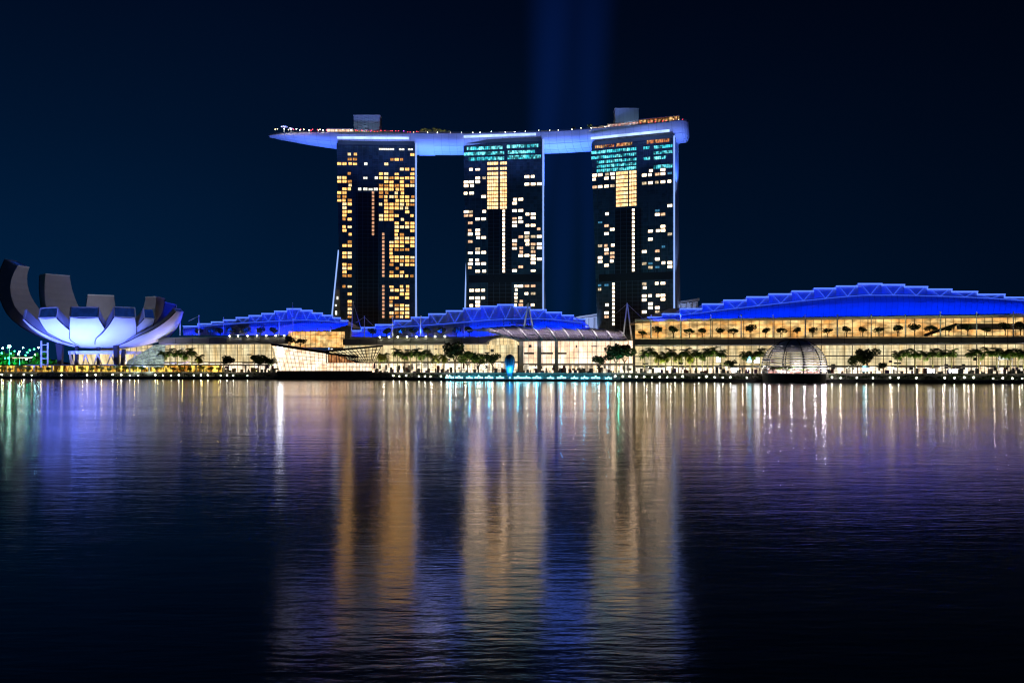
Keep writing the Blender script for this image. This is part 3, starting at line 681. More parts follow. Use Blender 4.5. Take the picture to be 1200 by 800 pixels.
def blue_roof(root, tops, arc, base, Yf, d1, d2, d3, pw=9000, tw=.22):
    """tops: list of (px0, px1, py) steps; arc(px), base(px): screen rows at their depths"""
    b = MB(); px0, px1 = tops[0][0], tops[-1][1]; N = 40
    pl = [px0+(px1-px0)*i/N for i in range(N+1)]
    def A(p): y = Yf(p)+d2; return P(p, arc(p), y)
    def B(p): y = Yf(p)+d1; return P(p, base(p), y)
    def mid(p): q = A(p).lerp(B(p), .45); q.y -= 1.5; q.z += 1.0; return q
    b.grid([[B(p) for p in pl], [mid(p) for p in pl], [A(p) for p in pl]]); b.build('roof', M['blueroof'], root, True)
    sm_ = MB()
    for i in range(1, N*2):
        p = px0+(px1-px0)*i/(N*2); off = Vector((0,-.12,.12)); sm_.path([B(p)+off, mid(p)+off, A(p)+off], .16)
    sm_.path([mid(p)+Vector((0,-.1,.1)) for p in pl], .16); sm_.build('roof_seams', M['hseam'], root)
    led = MB(); thin_ = MB(); thin_.path([A(p)+Vector((0,-.5,.1)) for p in pl], .28)
    st_ = MB()
    prev = None
    for i, (a, c, py) in enumerate(tops):
        y = Yf((a+c)/2)+d3; ta, tb = P(a, py, y), P(c, py-.0, y); tb.z = ta.z
        aa, ac, am = A(a), A(c), A((a+c)/2)
        st_.grid([[aa, am, ac], [ta, (ta+tb)/2, tb]])          # truss face
        back = Vector((0, 55, -3))
        st_.quad(ta, tb, tb+back, ta+back)
        lip = Vector((0,0,.8)); st_.quad(ta, tb, tb-lip+Vector((0,.6,0)), ta-lip+Vector((0,.6,0)))
        led.bar(ta+Vector((-.3,-.5,.2)), tb+Vector((.3,-.5,.2)), .55)
        if ac.z > 0 and (tb.z-ac.z) > .8:
            L_ = ta.lerp(tb, .12); R_ = ta.lerp(tb, .88); thin_.bar(L_+Vector((0,-.6,0)), am+Vector((0,-.7,.1)), tw); thin_.bar(R_+Vector((0,-.6,0)), am+Vector((0,-.7,.1)), tw)
        if prev is not None:
            led.bar(prev+Vector((0,-.5,.2)), ta+Vector((0,-.5,.2)), .45)
            st_.quad(prev, ta, ta+back, prev+back)
        prev = tb
    st_.build('roof_step', M['blueroof'], root); led.build('light_lines', M['led'], root); thin_.build('truss_lights', M['ledthin'], root)
    n = max(3, int((px1-px0)*Yf(px0)/FPX/13))
    for i in range(n):
        p = px0+(px1-px0)*(i+.5)/n; y = Yf(p)-6; z = B(p).z + 3
        spot('floodlight', (XW(p, y), y, z), A(p)+Vector((0,0,7)), (0, .022, 1), pw*.8, 130, .8, .4, root)
# --- right hall
rh = empty('convention_hall', (XW(980, 480), 500, ZU-.3), 'right convention hall, long wide blue lit roof above amber gallery', 'convention hall', 'waterfront convention halls')
px_r = [744+9.1*i for i in range(60)]
fF = lambda p: F(p)
glazed(rh, px_r, fF, ZU-.3, 20.6, (0, .27, .62, 1), ('halll', 'hallu', 'hallt' if False else 'hallu'), 6, 4)
canopy(rh, px_r, fF, 20.6, 25.0, 7, 12)
pts = glazed(rh, px_r, lambda p: F(p)+3, 25.0, 35.6, (0, 1), ('hallt',), 7, 2, .16, sub=3)
b = MB(); b.grid([[(XW(p, F(p)+o_), F(p)+o_, z) for p in px_r] for o_, z in ((10, 35.5), (-1, 35.4), (-1.3, 36.5), (8, 37.2), (40, 37.2))]); b.build('eaves', M['ledge'], rh)
tops = [(760,778,378-10.2)] ; tops = []
edges = [759, 776, 797, 823, 848, 875, 901, 928, 954, 980, 1005.5, 1033, 1059.5, 1086.5, 1115, 1145, 1177, 1212, 1250, 1290]
hts = [372, 368, 362, 356.5, 352, 348.2, 344.8, 341.4, 338.2, 335.6, 332.8, 333.9, 336.3, 339.2, 342, 345.2, 348.8, 353, 358]
tops = [(a, c, h) for a, c, h in zip(edges, edges[1:], hts)]
arcR = lambda p: interp([(759,374.5),(797,369.5),(823,366.5),(848,363),(875,360),(901,357),(928,354),(954,351.2),(980,348.5),(1010,346),(1060,346),(1115,347.5),(1165,349.8),(1200,352.3),(1250,358),(1290,364)], p)
baseR = lambda p: interp([(759,377),(800,374.5),(900,372),(1000,370.5),(1200,367),(1290,366)], p)
blue_roof(rh, tops, arcR, baseR, fF, 6, 18, 22, pw=15000)
# grey end roof left of the blue one
b = MB(); g_ = [P(738, 377.5, 520), P(762, 377, 519), P(806, 362, 545), P(800, 360.5, 560), P(775, 365, 560)]
b.quad(P(738,379,518), P(766,378,518), P(800,364,548), P(772,366,556)); b.quad(P(738,379,518), P(772,366,556), P(772,378,556), P(738,381,518)); b.quad(P(772,366,556), P(800,364,548), P(803,360.5,575), P(785,361.5,575)); b.build('end_roof', M['canopy'], rh)
# gallery: escalator box and dark bulkhead at right
b = MB(); y = F(1140)+5; b.hexa([P(1121,386,y),P(1215,386,y-2),P(1215,386,y+1),P(1121,386,y+3),P(1121,379,y),P(1215,379,y-2),P(1215,379,y+1),P(1121,379,y+3)]); b.build('bulkhead', M['canopy'], rh)
b = MB(); b.bar(P(1083, 393, F(1090)+5), P(1121, 380, F(1110)+5), 1.2, 1.6); b.build('escalator', M['frame'], rh)
def mast(px, pyt, pyb, Y, w, label, lean=0, stay=None):
    o = empty('roof_mast', P(px, pyb, Y), label, 'mast', 'white masts along the hall roofs'); b = MB()
    b.bar(P(px, pyb, Y), P(px+lean, pyt, Y), w, n=8, w2=w*.6); b.build('pole', M['white'], o)
    if stay:
        b = MB()
        for sx, sy in stay: b.bar(P(px+lean, pyt+.5, Y), P(sx, sy, Y+2), .22)
        b.build('stay_cable', M['steel'], o)
    b = MB(); b.sphere(P(px+lean, pyt-.3, Y), w*.7, 6); b.build('tip', M['white'], o)
    return o
for i, p in enumerate([763, 797.5, 833, 868.5, 906, 943.5, 981.5, 1021, 1061, 1102, 1144.5, 1187.5]):
    mast(p, 369.5 if i < 9 else 366, 396, F(p)-2.5, .75, f'white roof mast of the right hall, {ORD[i]} from its left end')
# terrace trees in the gallery
for i, p in enumerate([753, 771, 789, 808, 823, 844, 860, 879, 897, 915, 934, 952, 970, 992, 1011, 1030, 1052, 1072, 1092, 1112, 1134, 1156, 1178, 1196]):
    y = F(p)+1.2
    place(TR[2] if i % 3 else TR[3], (XW(p, y), y, 25.1), f'dark tree in the amber gallery of the right hall, {ORD[i] if i < 20 else ["twenty first","twenty second","twenty third","twenty fourth"][i-20]} from left', 'tree', 'trees in the amber gallery', None, R.uniform(.95, 1.4))
# shop pieces of the right hall's ground floor
def screen(px, py, w, h, Y, mk, label):
    o = empty('lit_screen', P(px, py+h/2, Y), label, 'screen', 'glowing screens in the shop fronts'); b = MB()
    c = P(px, py, Y); k = Y/FPX; b.box(c, (w*k, .3, h*k)); b.build('panel', M[mk], o)
    b = MB(); b.box(c+Vector((0,.25,0)), (w*k+.6, .25, h*k+.6)); b.build('frame', M['mullion'], o)
for a in [(887, 422, 6, 6, 'screenw', 'square white screen left of the ribbed dome'), (878, 421, 5, 7, 'screenc', 'pale cyan screen left of the square white one'), (842, 421, 4, 6, 'screenw', 'narrow white screen behind the palms left of the dome'),
          (860, 433.5, 6, 5, 'screenw', 'bright white window low beside the small round tree'), (771, 433.5, 5, 5, 'screenw', 'small white screen by the first right hall palms'), (1014, 432, 6, 6, 'screenc', 'pale blue screen under the round tree right of the dome'),
          (1091, 434.5, 8, 4, 'screenw', 'low wide bluish screen between palms, left one'), (1117, 434.5, 9, 4, 'screenw', 'low wide bluish screen between palms, right one'), (1122, 0, 0, 0, '', '')][:-1]:
    screen(a[0], a[1], a[2], a[3], F(a[0])-1.5, a[4], a[5])
o = empty('white_awning', P(1179, 421, 452), 'white awning among the palms at the far right', 'awning'); b = MB(); b.hexa([P(1169,421.5,450),P(1187,421.5,450),P(1187,420,456),P(1169,420,456),P(1170,417.5,451),P(1186,417.5,451),P(1186,417,455),P(1170,417,455)]); b.build('cover', M['white'], o)
b = MB(); [b.bar(P(p, 421, 451), P(p, 434.5, 451), .2) for p in (1170, 1186)]; b.build('post', M['steel'], o)
point('lamp', P(1178, 424, 447), (1,1,.95), 900)
# --- middle hall
mh = empty('convention_hall', (XW(520, 575), 580, ZU-.3), 'middle convention hall, stepped blue lit roof behind a long grey eave', 'convention hall', 'waterfront convention halls')
px_m = [402+6.6*i for i in range(32)]
zc = ZW(404, 575)
glazed(mh, px_m, fF, ZU-.3, zc, (0, .38, 1), ('halll', 'hallu'), 6, 3, sub=3)
canopy(mh, px_m[:27], fF, zc, zc+4.6, 6, 12)
edges = [412, 423.5, 440, 462, 482, 502.5, 523, 543, 563.5, 583, 602, 621, 640, 658, 672, 686]
hts = [387.6, 384, 380.6, 376, 372, 368, 364.4, 361.6, 359, 357.2, 360, 363.2, 366.2, 369.6, 374]
tops = [(a, c, h) for a, c, h in zip(edges, edges[1:], hts)]
arcM = lambda p: interp([(412,391),(440,386),(470,383),(500,381),(540,378),(570,375),(600,373.5),(640,373.5),(660,375.5),(686,379)], p)
blue_roof(mh, tops, arcM, lambda p: 394.5 if p < 560 else 394.5-(p-560)*.06, lambda p: F(min(p, 640))+4, 6, 15, 20, pw=24000, tw=.18)
b = MB(); b.bar(P(672,371,560), P(690,382,545), .6); b.build('roof_beam', M['white'], mh)
# arch over the entrance
b = MB(); cl = [P(590+20*math.cos(math.pi*k/14), 404-8.5*math.sin(math.pi*k/14), 553) for k in range(15)]
b.grid([cl, [q+Vector((0,9,0)) for q in cl]]); b.path(cl, .7); b.build('arch_roof', M['ledge'], mh)
b = MB(); n0 = len(b.v); b.v += [q+Vector((0,3,0)) for q in cl]; b.f.append(tuple(range(n0, n0+15))); b.build('arch_window', M['hallu'], mh)
b = MB()
for k in range(1, 14): b.bar(Vector((cl[k].x, cl[k].y+.5, cl[0].z)), cl[k]+Vector((0,.5,0)), .18)
b.path([P(p, 400, 553) for p in (573, 607)], .2); b.build('arch_mullions', M['frame'], mh)
for i, (p, t_, w) in enumerate([(432,370,.7),(411,354,.9),(460,372,.9),(493,371,.9),(544,374,.5),(590,370,.5)]):
    Y = F(p)-1; mast(p if i else 427, t_ if i else 371, 395, Y, w, f'white mast before the middle hall roof, {ORD[i]} listed from its left' if i > 1 else ['short stayed mast left of the middle hall', 'tall leaning mast left of the middle hall'][i], 3 if i == 1 else 0, [[(417,378),(440,384)], [(424,388),(404,379)]][i] if i < 2 else None)
# --- canopy hall (barrel glass roof)
ch = empty('entrance_hall', (XW(655, 530), 540, ZU-.3), 'entrance hall with barrel glass roof and white ribs', 'hall')
fC = lambda p: 545 - (p-610)*.16
px_c = [609+5.3*i for i in range(26)]
zc2 = ZW(399, fC(670))
glazed(ch, px_c, fC, ZU-.3, zc2, (0, .28, 1), ('halll', 'hallc'), 8, 4, .22, sub=3, framem='ledge')
b = MB()
for p, w in ((611, 5), (632, 5), (652, 4)):
    y = fC(p)-1.2; b.box((XW(p, y), y, (ZU+zc2)/2), (w*.54, 2, zc2-ZU))
b.build('pier', M['ledge'], ch)
b = MB()
for p0, p1 in ((614, 626), (630, 648), (654, 664)):
    y = fC(p0)-.6; b.hexa([P(p0,415,y),P(p1,415,y),P(p1,415,y+.4),P(p0,415,y+.4),P(p0,413,y),P(p1,413,y),P(p1,413,y+.4),P(p0,413,y+.4)])
b.build('dark_transom', M['core'], ch)
def cano(u, v):   # u 0..1 along px 566..735, v 0..1 front edge to back crest
    p = 560 + 175*u + (14*(1-u)**2)*(v) ; 
    pyf = interp([(0,388),(.1,392.5),(.22,398),(.3,399.2),(1,399.2)], u); pyb = interp([(0,387.5),(.12,385),(.3,382.6),(.5,382.4),(.75,384),(1,388)], u)
    Yf = 535-12*u; Yb = Yf+26; k = math.sin(v*math.pi/2)
    a = P(560+175*u+10*(1-u), pyf, Yf); c = P(548+175*u, pyb, Yb)
    return Vector((a.x+(c.x-a.x)*v, a.y+(c.y-a.y)*v, a.z+(c.z-a.z)*k))
b = MB(); b.grid([[cano(i/30, j/8) for j in range(9)] for i in range(31)]); b.build('glass_roof', M['tint'], ch, True)
b = MB()
for i in range(0, 31, 3): b.path([cano(i/30, j/8)+Vector((0,-.2,.25)) for j in range(9)], .95)
b.path([cano(i/30, 0)+Vector((0,-.2,0)) for i in range(31)], .5); b.path([cano(i/30, 1)+Vector((0,0,.2)) for i in range(31)], .5); b.build('rib', M['white'], ch)
b = MB()
for j in (2, 4, 6): b.path([cano(i/30, j/8)+Vector((0,0,.1)) for i in range(31)], .18)
for i in range(30):
    if i % 3: b.path([cano(i/30, j/8)+Vector((0,0,.1)) for j in range(9)], .14)
b.build('purlin', M['steel'], ch)
for i in range(15):
    q = cano((i+.5)/15, .3); spot('floodlight', (q.x, q.y-1, q.z-10), q, (.75,.7,.85), 450, 130, .6, .2, ch)
    spot('floodlight', (q.x, q.y-3, q.z+9), q+Vector((0,1.5,0)), (1,.86,.95), 2800, 95, .9, .2, ch)  # upper spots added to brighten the barrel roof and its ribs
for p, l_ in ((619, 'tall white A-shaped mast above the middle of the glass barrel roof'), (735, 'tall white A-shaped mast at the right end of the glass barrel roof')):
    Y = 528; o = empty('frame_mast', P(p, 398, Y), l_, 'mast'); b = MB()
    t_ = 355; bb = 384 if p < 700 else 398
    b.bar(P(p-5, bb, Y), P(p, t_, Y), .9, w2=.6); b.bar(P(p+5.5, bb, Y), P(p, t_, Y), .9, w2=.6); b.build('legs', M['white'], o)
    b = MB(); b.bar(P(p, t_+1, Y), P(p-20, t_+18, Y+6), .18); b.bar(P(p, t_+1, Y), P(p+20, t_+20, Y+6), .18); b.build('stay_cable', M['steel'], o)
    spot('floodlight', P(p, bb+3, Y-12), P(p, (t_+bb)/2, Y), (.9,.9,1), 1800, 60, .6, .2, o)
# --- left hall
lh = empty('convention_hall', (XW(300, 615), 620, ZU-.3), 'left convention hall, smaller blue lit roof beside the lotus museum', 'convention hall', 'waterfront convention halls')
px_l = [140+6.6*i for i in range(31)]
zl = ZW(403.5, 615)
fL = lambda p: F(p)
glazed(lh, px_l, fL, ZU-.3, zl, (0, .36, 1), ('halll', 'hallu'), 6, 3, sub=4)
canopy(lh, [186+6.6*i for i in range(24)], fL, zl, zl+5.0, 6, 12)
edges = [215, 232, 248, 262, 277, 292, 307, 322, 336.5, 353, 366, 378, 390, 399, 408]
hts = [382.4, 379.6, 377.4, 375, 372.3, 370, 367.6, 364.8, 362, 364, 367, 369.8, 372.6, 376]
tops = [(a, c, h) for a, c, h in zip(edges, edges[1:], hts)]
arcL = lambda p: interp([(215,384.6),(250,381),(290,378),(330,375.8),(360,375),(385,376.2),(408,379)], p)
blue_roof(lh, tops, arcL, lambda p: interp([(215,393),(335,393),(345,388),(385,387.5),(408,380.5)], p), lambda p: F(p)+2, 6, 14, 19, pw=21000, tw=.18)
b = MB(); b.grid([[P(p, y, F(340)+8-(p-340)*.2) for p in (338, 352, 372, 390, 404)] for y in (407, 388.5)]); b.build('lit_gable', M['hallt'], lh)
b = MB()
for p in range(340, 404, 6): b.bar(P(p, 407, F(340)+7-(p-340)*.2), P(p, 388.5, F(340)+7-(p-340)*.2), .2)
for y in (392, 396, 400): b.bar(P(339, y, F(340)+7), P(403, y, F(340)+7-63*.2), .18)
b.build('gable_mullions', M['frame'], lh)
for i, (p, t_) in enumerate([(211,371),(233,370),(262,372),(327,372),(343,355)]):
    mast(p, t_, 393, F(p)-1, .8 if i not in (2, 4) else .5, ['thick white mast just right of the lotus museum', 'white mast with stays at the left blue roof\'s start', 'thin mast before the left blue roof', 'thick white mast before the left blue roof', 'tall thin mast at the crest of the left blue roof'][i], 0, [(221, 376)] if i == 1 else None)
# small white lamps along the gutters
gl = ball_lamp('gutter_lamp', .42, .5, 'lamp')
GI = 0
for i, p in enumerate([269, 279, 290, 301, 312, 323, 333, 445, 456, 466, 477, 488, 499, 510, 521]):
    place(gl, (XW(p, F(p)-3.2), F(p)-3.2, (zl+5.0) if p < 400 else zc+4.6), f'white gutter lamp on the {"left" if p < 400 else "middle"} hall eave, {ORD[i if p < 400 else i-7]} from left', 'lamp', 'lamps along the eaves')
# dark trees against the blue roofs
for i, p in enumerate([233, 247, 258, 272, 287, 305, 321]):
    y = F(p)+1; place(TR[2], (XW(p, y), y, zl+5.0-.3), f'dark tree on the terrace before the left blue roof, {ORD[i]} from left', 'tree', 'trees before the left blue roof', None, 1.25)
for i, p in enumerate([437, 453, 470, 485, 501, 517, 535, 550]):
    y = F(p)+1; place(TR[2], (XW(p, y), y, zc+4.6-.3), f'dark tree on the terrace before the middle blue roof, {ORD[i]} from left', 'tree', 'trees before the middle blue roof', None, 1.3)
# low hotel atrium behind
at = empty('hotel_atrium', P(745, 400, 735), 'low pale blue lit hotel wing behind the foot of the right tower', 'building')
b = MB(); b.hexa([P(664,400,752),P(818,400,733),P(818,400,760),P(664,400,780),P(664,375.5,752),P(818,353,733),P(818,353,760),P(664,375.5,780)]); b.build('wall', M['white'], at)
b = MB(); b.hexa([P(662,375,750),P(820,352,731),P(820,352,760),P(662,375,780),P(662,373,750),P(820,349.3,731),P(820,349.3,760),P(662,373,780)]); b.build('roof', M['steel'], at)
b = MB()
for i in range(26): p = 666+6*i; b.bar(P(p, 400, 750-(p-664)*.12), P(p, 376.5-(p-664)*.145, 750-(p-664)*.12), .35)
b.build('fins', M['mullion'], at)
for p in (672, 690, 800): spot('floodlight', P(p, 384, 722), P(p, 366, 750), (.35,.5,1), 16000, 100, .7, .5, at)

# ------------------------------------------------------------------ lotus museum
MC = Vector((XW(122, 628), 628, 0)); ZB = ZW(408.5, 628)
mus = empty('lotus_museum', (MC.x, MC.y, ZU), 'white lotus shaped museum with ten curved petals lit blue white', 'museum')
def petal(az, Rr, H, amax, w_mid, w_tip, th, label=None, upcap=.9):
    """az degrees, 0 towards the water, positive to the right"""
    a = math.radians(az); u = Vector((math.sin(a), -math.cos(a), 0)); s_ = Vector((math.cos(a), math.sin(a), 0))
    N = 16; outer = []; inner = []; wid = []
    for i in range(N+1):
        t = i/N; q = math.radians(amax)*t; r = Rr*math.sin(q); z = H*(1-math.cos(q))
        outer.append(MC + u*r + Vector((0,0,ZB+z))); nrm = (-u*math.sin(q)/Rr + Vector((0,0,1))*math.cos(q)/H).normalized()
        inner.append(outer[-1] + nrm.lerp(Vector((0,0,1))*1.0 - u*.12, upcap*t**1.5).normalized()*th*(.25+.75*t)); 
        k = t/.55; wid.append((w_mid*(.12+.88*math.sin(min(1, k)*math.pi/2)) if t < .55 else w_mid+(w_tip-w_mid)*((t-.55)/.45)**.85)/2)
    root = MB(); NW = 6
    def line(c, w, bulge): return [c + s_*w*(-1+2*j/NW) for j in range(NW+1)]
    rows_o = []
    for i in range(N+1):
        nn = (outer[i]-inner[i]).normalized(); rows_o.append([outer[i] + s_*wid[i]*(-1+2*j/NW) + nn*wid[i]*.10*(1-(-1+2*j/NW)**2) for j in range(NW+1)])
    b = MB(); b.grid(rows_o); sh = b.build('petal_shell', M['petal'], mus, True)
    if label: sh['label'] = label
    b = MB(); b.grid([[c + s_*w*.97*(-1+2*j/NW) for j in range(NW+1)] for c, w in zip(inner, wid)])
    for sg in (-1, 1): b.grid([[o_ + s_*w*sg, i_ + s_*w*.97*sg] for o_, i_, w in zip(outer, inner, wid)])
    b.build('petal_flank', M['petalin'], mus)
    # tip: frame and dark skylight set back in it
    oo, ii, w = outer[-1], inner[-1], wid[-1]; c4 = [oo - s_*w, oo + s_*w, ii + s_*w*.97, ii - s_*w*.97]; tdir = (outer[-1]-outer[-2]).normalized()
    b = MB(); b.path([q + tdir*.15 for q in c4+[c4[0]]], .7); b.build('tip_frame', M['white'], mus)
    b = MB(); b.quad(*[q - tdir*.5 for q in c4]); b.build('skylight', M['skylight'], mus)
    # dark joint along the shell's edges
    for sg in (-1, 1): b = MB(); b.path([o_ + s_*w*sg*1.005 for o_, w in zip(outer, wid)][3:], .45); b.build('edge_joint', M['column'], mus)
def HT(py): return ZW(py, 628)-ZB
petal(-99, 80, 52, 106, 27, 12, 12, 'tallest petal, dark outside, sweeping up at the left', 0)
petal(-126, 78, 62, 86, 30, 19, 9, 'dim grey tall petal beside the tallest one', 0)
petal(-152, 62, 52, 78, 27, 19, 8, 'dim grey upright petal at the back', 0)
petal(150, 48, 46, 82, 20, 13, 8, None, 0)
petal(112, 50, 40, 80, 20, 12, 8, None, 0)
petal(77, 65, 36, 74, 34, 9, 3.2, 'lilac petal reaching far right', .3)
petal(60, 58, 39, 62, 22, 8.5, 7)
petal(40, 57.5, 37, 64, 27, 14, 7)
petal(11, 54, 36, 64, 29, 18, 7)
petal(-23, 52, 36, 64, 29, 17, 7)
petal(-57, 57, 35, 64, 26, 14, 7)
b = MB(); b.lathe([(.1, ZB-1.2), (7, ZB-.8), (12, ZB+.6), (14, ZB+2.5)], MC, 24); b.build('bowl', M['petal'], mus, True)
for p, t_, w, ln in ((68, 402, 2.6, 4), (72, 403, 2.8, -2), (90, 402, 2.0, 0), (115.5, 401, 2.0, 0), (136, 400, 3.0, 1), (145, 409, 2.2, -2)):
    Y = 612; b = MB(); b.bar(P(p+ln, 433, Y), P(p, t_, Y), w); b.build('column', M['column'], mus)
b = MB()
rr = MC + Vector((0, 6, 0)); b.lathe([(21, ZU-.3), (23, ZB-4)], rr, 28); b.build('lit_interior', M['hallu'], mus)
b = MB(); b.lathe([(26, ZB-4.2), (26.5, ZB-2.0), (10, ZB-1.2)], rr, 28); b.build('ring_beam', M['white'], mus)
b = MB()
for i in range(18):
    a0 = 2*math.pi*i/18; a1 = 2*math.pi*(i+.5)/18; a2 = 2*math.pi*(i+1)/18
    f0 = rr+Vector((24*math.cos(a1), 24*math.sin(a1), ZU)); b.bar(f0, rr+Vector((25.5*math.cos(a0), 25.5*math.sin(a0), ZB-4)), .7); b.bar(f0, rr+Vector((25.5*math.cos(a2), 25.5*math.sin(a2), ZB-4)), .7)
b.build('brace', M['white'], mus)
b = MB(); [b.bar(P(p, 434, 600), P(p, 399+(p-48)*.3, 600), .8) for p in (48.5, 56)]; [b.bar(P(48.5, y, 600), P(56, y, 600), .5) for y in (404, 412, 420, 427)]; b.build('lift_frame', M['steel'], mus)
for az, pw in ((-78, 30), (-50, 52), (-24, 60), (2, 62), (28, 60), (50, 40), (76, 14)):
    a = math.radians(az); u = Vector((math.sin(a), -math.cos(a), 0))
    src = MC + u*62 + Vector((0,0,ZU+1)) ; src.y = max(src.y, 574)
    spot('floodlight', src, MC + u*36 + Vector((0,0,ZB+10)), (.12,.185,1), pw*3000, 90, .8, .6, mus)
spot('floodlight', MC+Vector((66, -12, ZU+2)), MC+Vector((45, 0, ZB+22)), (.62,.48,.85), 26000, 80, .8, .5, mus)
spot('floodlight', MC+Vector((4, 4, ZB+18)), MC+Vector((-48, 20, ZB+42)), (.75,.75,1), 34000, 120, .8, 1, mus)
spot('floodlight', MC+Vector((0, -6, ZB+16)), MC+Vector((0, 40, ZB+34)), (.75,.75,.95), 16000, 120, .8, 1, mus)
# green house hall under the museum right side
gh = empty('shell_hall', P(165, 436, 600), 'low white ribbed shell building right of the lotus museum', 'hall')
b = MB(); rowz = []
for j in range(9):
    v = j/8; rowz.append([P(148+44*u_ + 2*v, 430-v*(4+22*min(1, u_*1.15+.15)), 590+v*18) for u_ in [i/12 for i in range(13)]])
b.grid(rowz); b.build('shell', M['shell'], gh, True)
b = MB(); [b.path([q+Vector((0,-.3,.1)) for q in r_], .3) for r_ in rowz[1:]]; [b.path([r_[i]+Vector((0,-.3,.1)) for r_ in rowz], .22) for i in range(13)]; b.build('shell_ribs', M['steel'], gh)
for p in (158, 176): spot('floodlight', P(p, 434, 572), P(p+2, 417, 600), (.8,1,.9), 3000, 110, .7, .4, gh)

# ------------------------------------------------------------------ crystal pavilion on its island
cp = empty('crystal_pavilion', P(380, 444, 548), 'angular glass pavilion like two leaning crystals on a dark base', 'glass pavilion')
def facet(A, B_, C_, D_, nu, nv, mk, fm, w, name, depth=3.0):
    """A bottom-left, B bottom-right, C top-right, D top-left"""
    def Q(u_, v): return A.lerp(B_, u_).lerp(D_.lerp(C_, u_), v)
    b = MB(); off = Vector((0, depth, 0)); b.quad(A+off, B_+off, C_+off, D_+off); b.build(name+'_interior', M[mk], cp)
    b = MB(); b.quad(A, B_, C_, D_); b.build(name+'_glass', M['glass'], cp)
    b = MB()
    for i in range(nu+1): b.bar(Q(i/nu, 0)-Vector((0,.1,0)), Q(i/nu, 1)-Vector((0,.1,0)), w)
    for j in range(nv+1): b.bar(Q(0, j/nv)-Vector((0,.1,0)), Q(1, j/nv)-Vector((0,.1,0)), w)
    b.build(name+'_frame', M[fm], cp)
Yp = 546
facet(P(326.5,434.5,Yp), P(383,434.5,Yp-4), P(383,413,Yp-2), P(317.5,403,Yp-1), 13, 6, 'pav', 'ledge', .22, 'left_crystal')
facet(P(383,434.5,Yp-4), P(436,434.5,Yp), P(437,425,Yp), P(383,425,Yp-3), 14, 2, 'pav', 'frame', .22, 'shop_front')
facet(P(382.5,425,Yp-2.5), P(419,424.8,Yp), P(419,418,Yp), P(382,414,Yp-2), 12, 1, 'pav2', 'column', .35, 'balcony', 5)
facet(P(419,425,Yp+1), P(437,425,Yp+1), P(447,405.5,Yp+3), P(383,412,Yp+1), 13, 5, 'hallu', 'column', .4, 'right_crystal')
b = MB()
b.hexa([P(319,405,Yp-3),P(386,415,Yp-4),P(386,413,Yp+14),P(319,403,Yp+12),P(317,402.5,Yp-3),P(386,411.8,Yp-4),P(386,411,Yp+14),P(317,401.5,Yp+12)])
b.hexa([P(382,412.6,Yp-4.5),P(448,406.2,Yp+1),P(449,406.2,Yp+14),P(382,411.8,Yp+14),P(382,410.6,Yp-4.5),P(449,404,Yp+1),P(449,404,Yp+14),P(382,410,Yp+14)])
b.hexa([P(382,415,Yp-5),P(420,419.6,Yp-3),P(420,418,Yp+6),P(382,414.5,Yp+6),P(382,413,Yp-5),P(420,417.6,Yp-3),P(420,416.5,Yp+6),P(382,413,Yp+6)])
b.build('roof', M['column'], cp)
b = MB(); b.hexa([P(327,444.6,Yp-5),P(432,444.8,Yp-5),P(430,444,Yp+20),P(327,443,Yp+20),P(324,434.6,Yp-5),P(436,434.6,Yp-5),P(434,434.6,Yp+20),P(324,434.6,Yp+20)]); b.build('base', M['darkstone'], cp)
b = MB(); b.quad(P(324.5,404.6,Yp-1.6)+Vector((0,-.3,0)), P(331.5,405.5,Yp-1.6)+Vector((0,-.3,0)), P(331.5,417.5,Yp-3)+Vector((0,-.5,0)), P(327,417.5,Yp-3)+Vector((0,-.5,0))); b.build('bright_panel', M['screenw'], cp)
# back volume so that it is solid from the side
b = MB(); b.hexa([P(328,434,Yp+5),P(434,434,Yp+6),P(430,434,Yp+18),P(330,434,Yp+18),P(322,405,Yp+5),P(384,414.5,Yp+6),P(384,413,Yp+18),P(324,404,Yp+18)]); b.build('rear_volume', M['concrete'], cp)

# ------------------------------------------------------------------ ribbed dome on the water
dc = Vector((XW(930.5, 440), 440, 0)); zb_ = ZW(437.5, 440); rD = 36*.44; zcn = ZW(430, 440)
dm = empty('ribbed_dome', (dc.x, dc.y, 0), 'glass dome ringed with louvres standing on a dark round base', 'dome')
b = MB(); b.lathe([(rD*.98, -.5), (rD*1.0, zb_-.3), (rD*1.0, zb_), (.1, zb_)], dc, 40); b.build('base', M['column'], dm)
def sph(a): return (rD*math.cos(a), zcn + (ZW(397, 440)-zcn)*math.sin(a))
a0 = math.asin((zb_-zcn)/(ZW(397,440)-zcn))
b = MB(); b.lathe([sph(a0+(math.pi/2-.02-a0)*i/16) for i in range(17)], dc, 40); b.build('glass_shell', M['glass'], dm, True)
b = MB()
for k in range(10):
    an = 2*math.pi*k/10+.28; b.path([dc + Vector((sph(a)[0]*1.01*math.cos(an), sph(a)[0]*1.01*math.sin(an), sph(a)[1])) for a in [a0+(math.pi/2-a0)*i/14 for i in range(15)]], .42)
b.build('rib', M['column'], dm)
b = MB()
for i in range(12):
    a = a0+.1 + i*.088; r_, z_ = sph(a); b.lathe([(r_*1.0+.05, z_-.2), (r_*1.0+.5, z_-.1), (r_*1.0+.5, z_+.1), (r_*1.0+.05, z_+.2)], dc, 48)
b.build('louvre', M['white'], dm)
b = MB(); b.lathe([sph(a) for a in (math.pi*.44, math.pi*.455)], dc+Vector((0,0,.1)), 30); b.build('crown_ring', M['column'], dm)
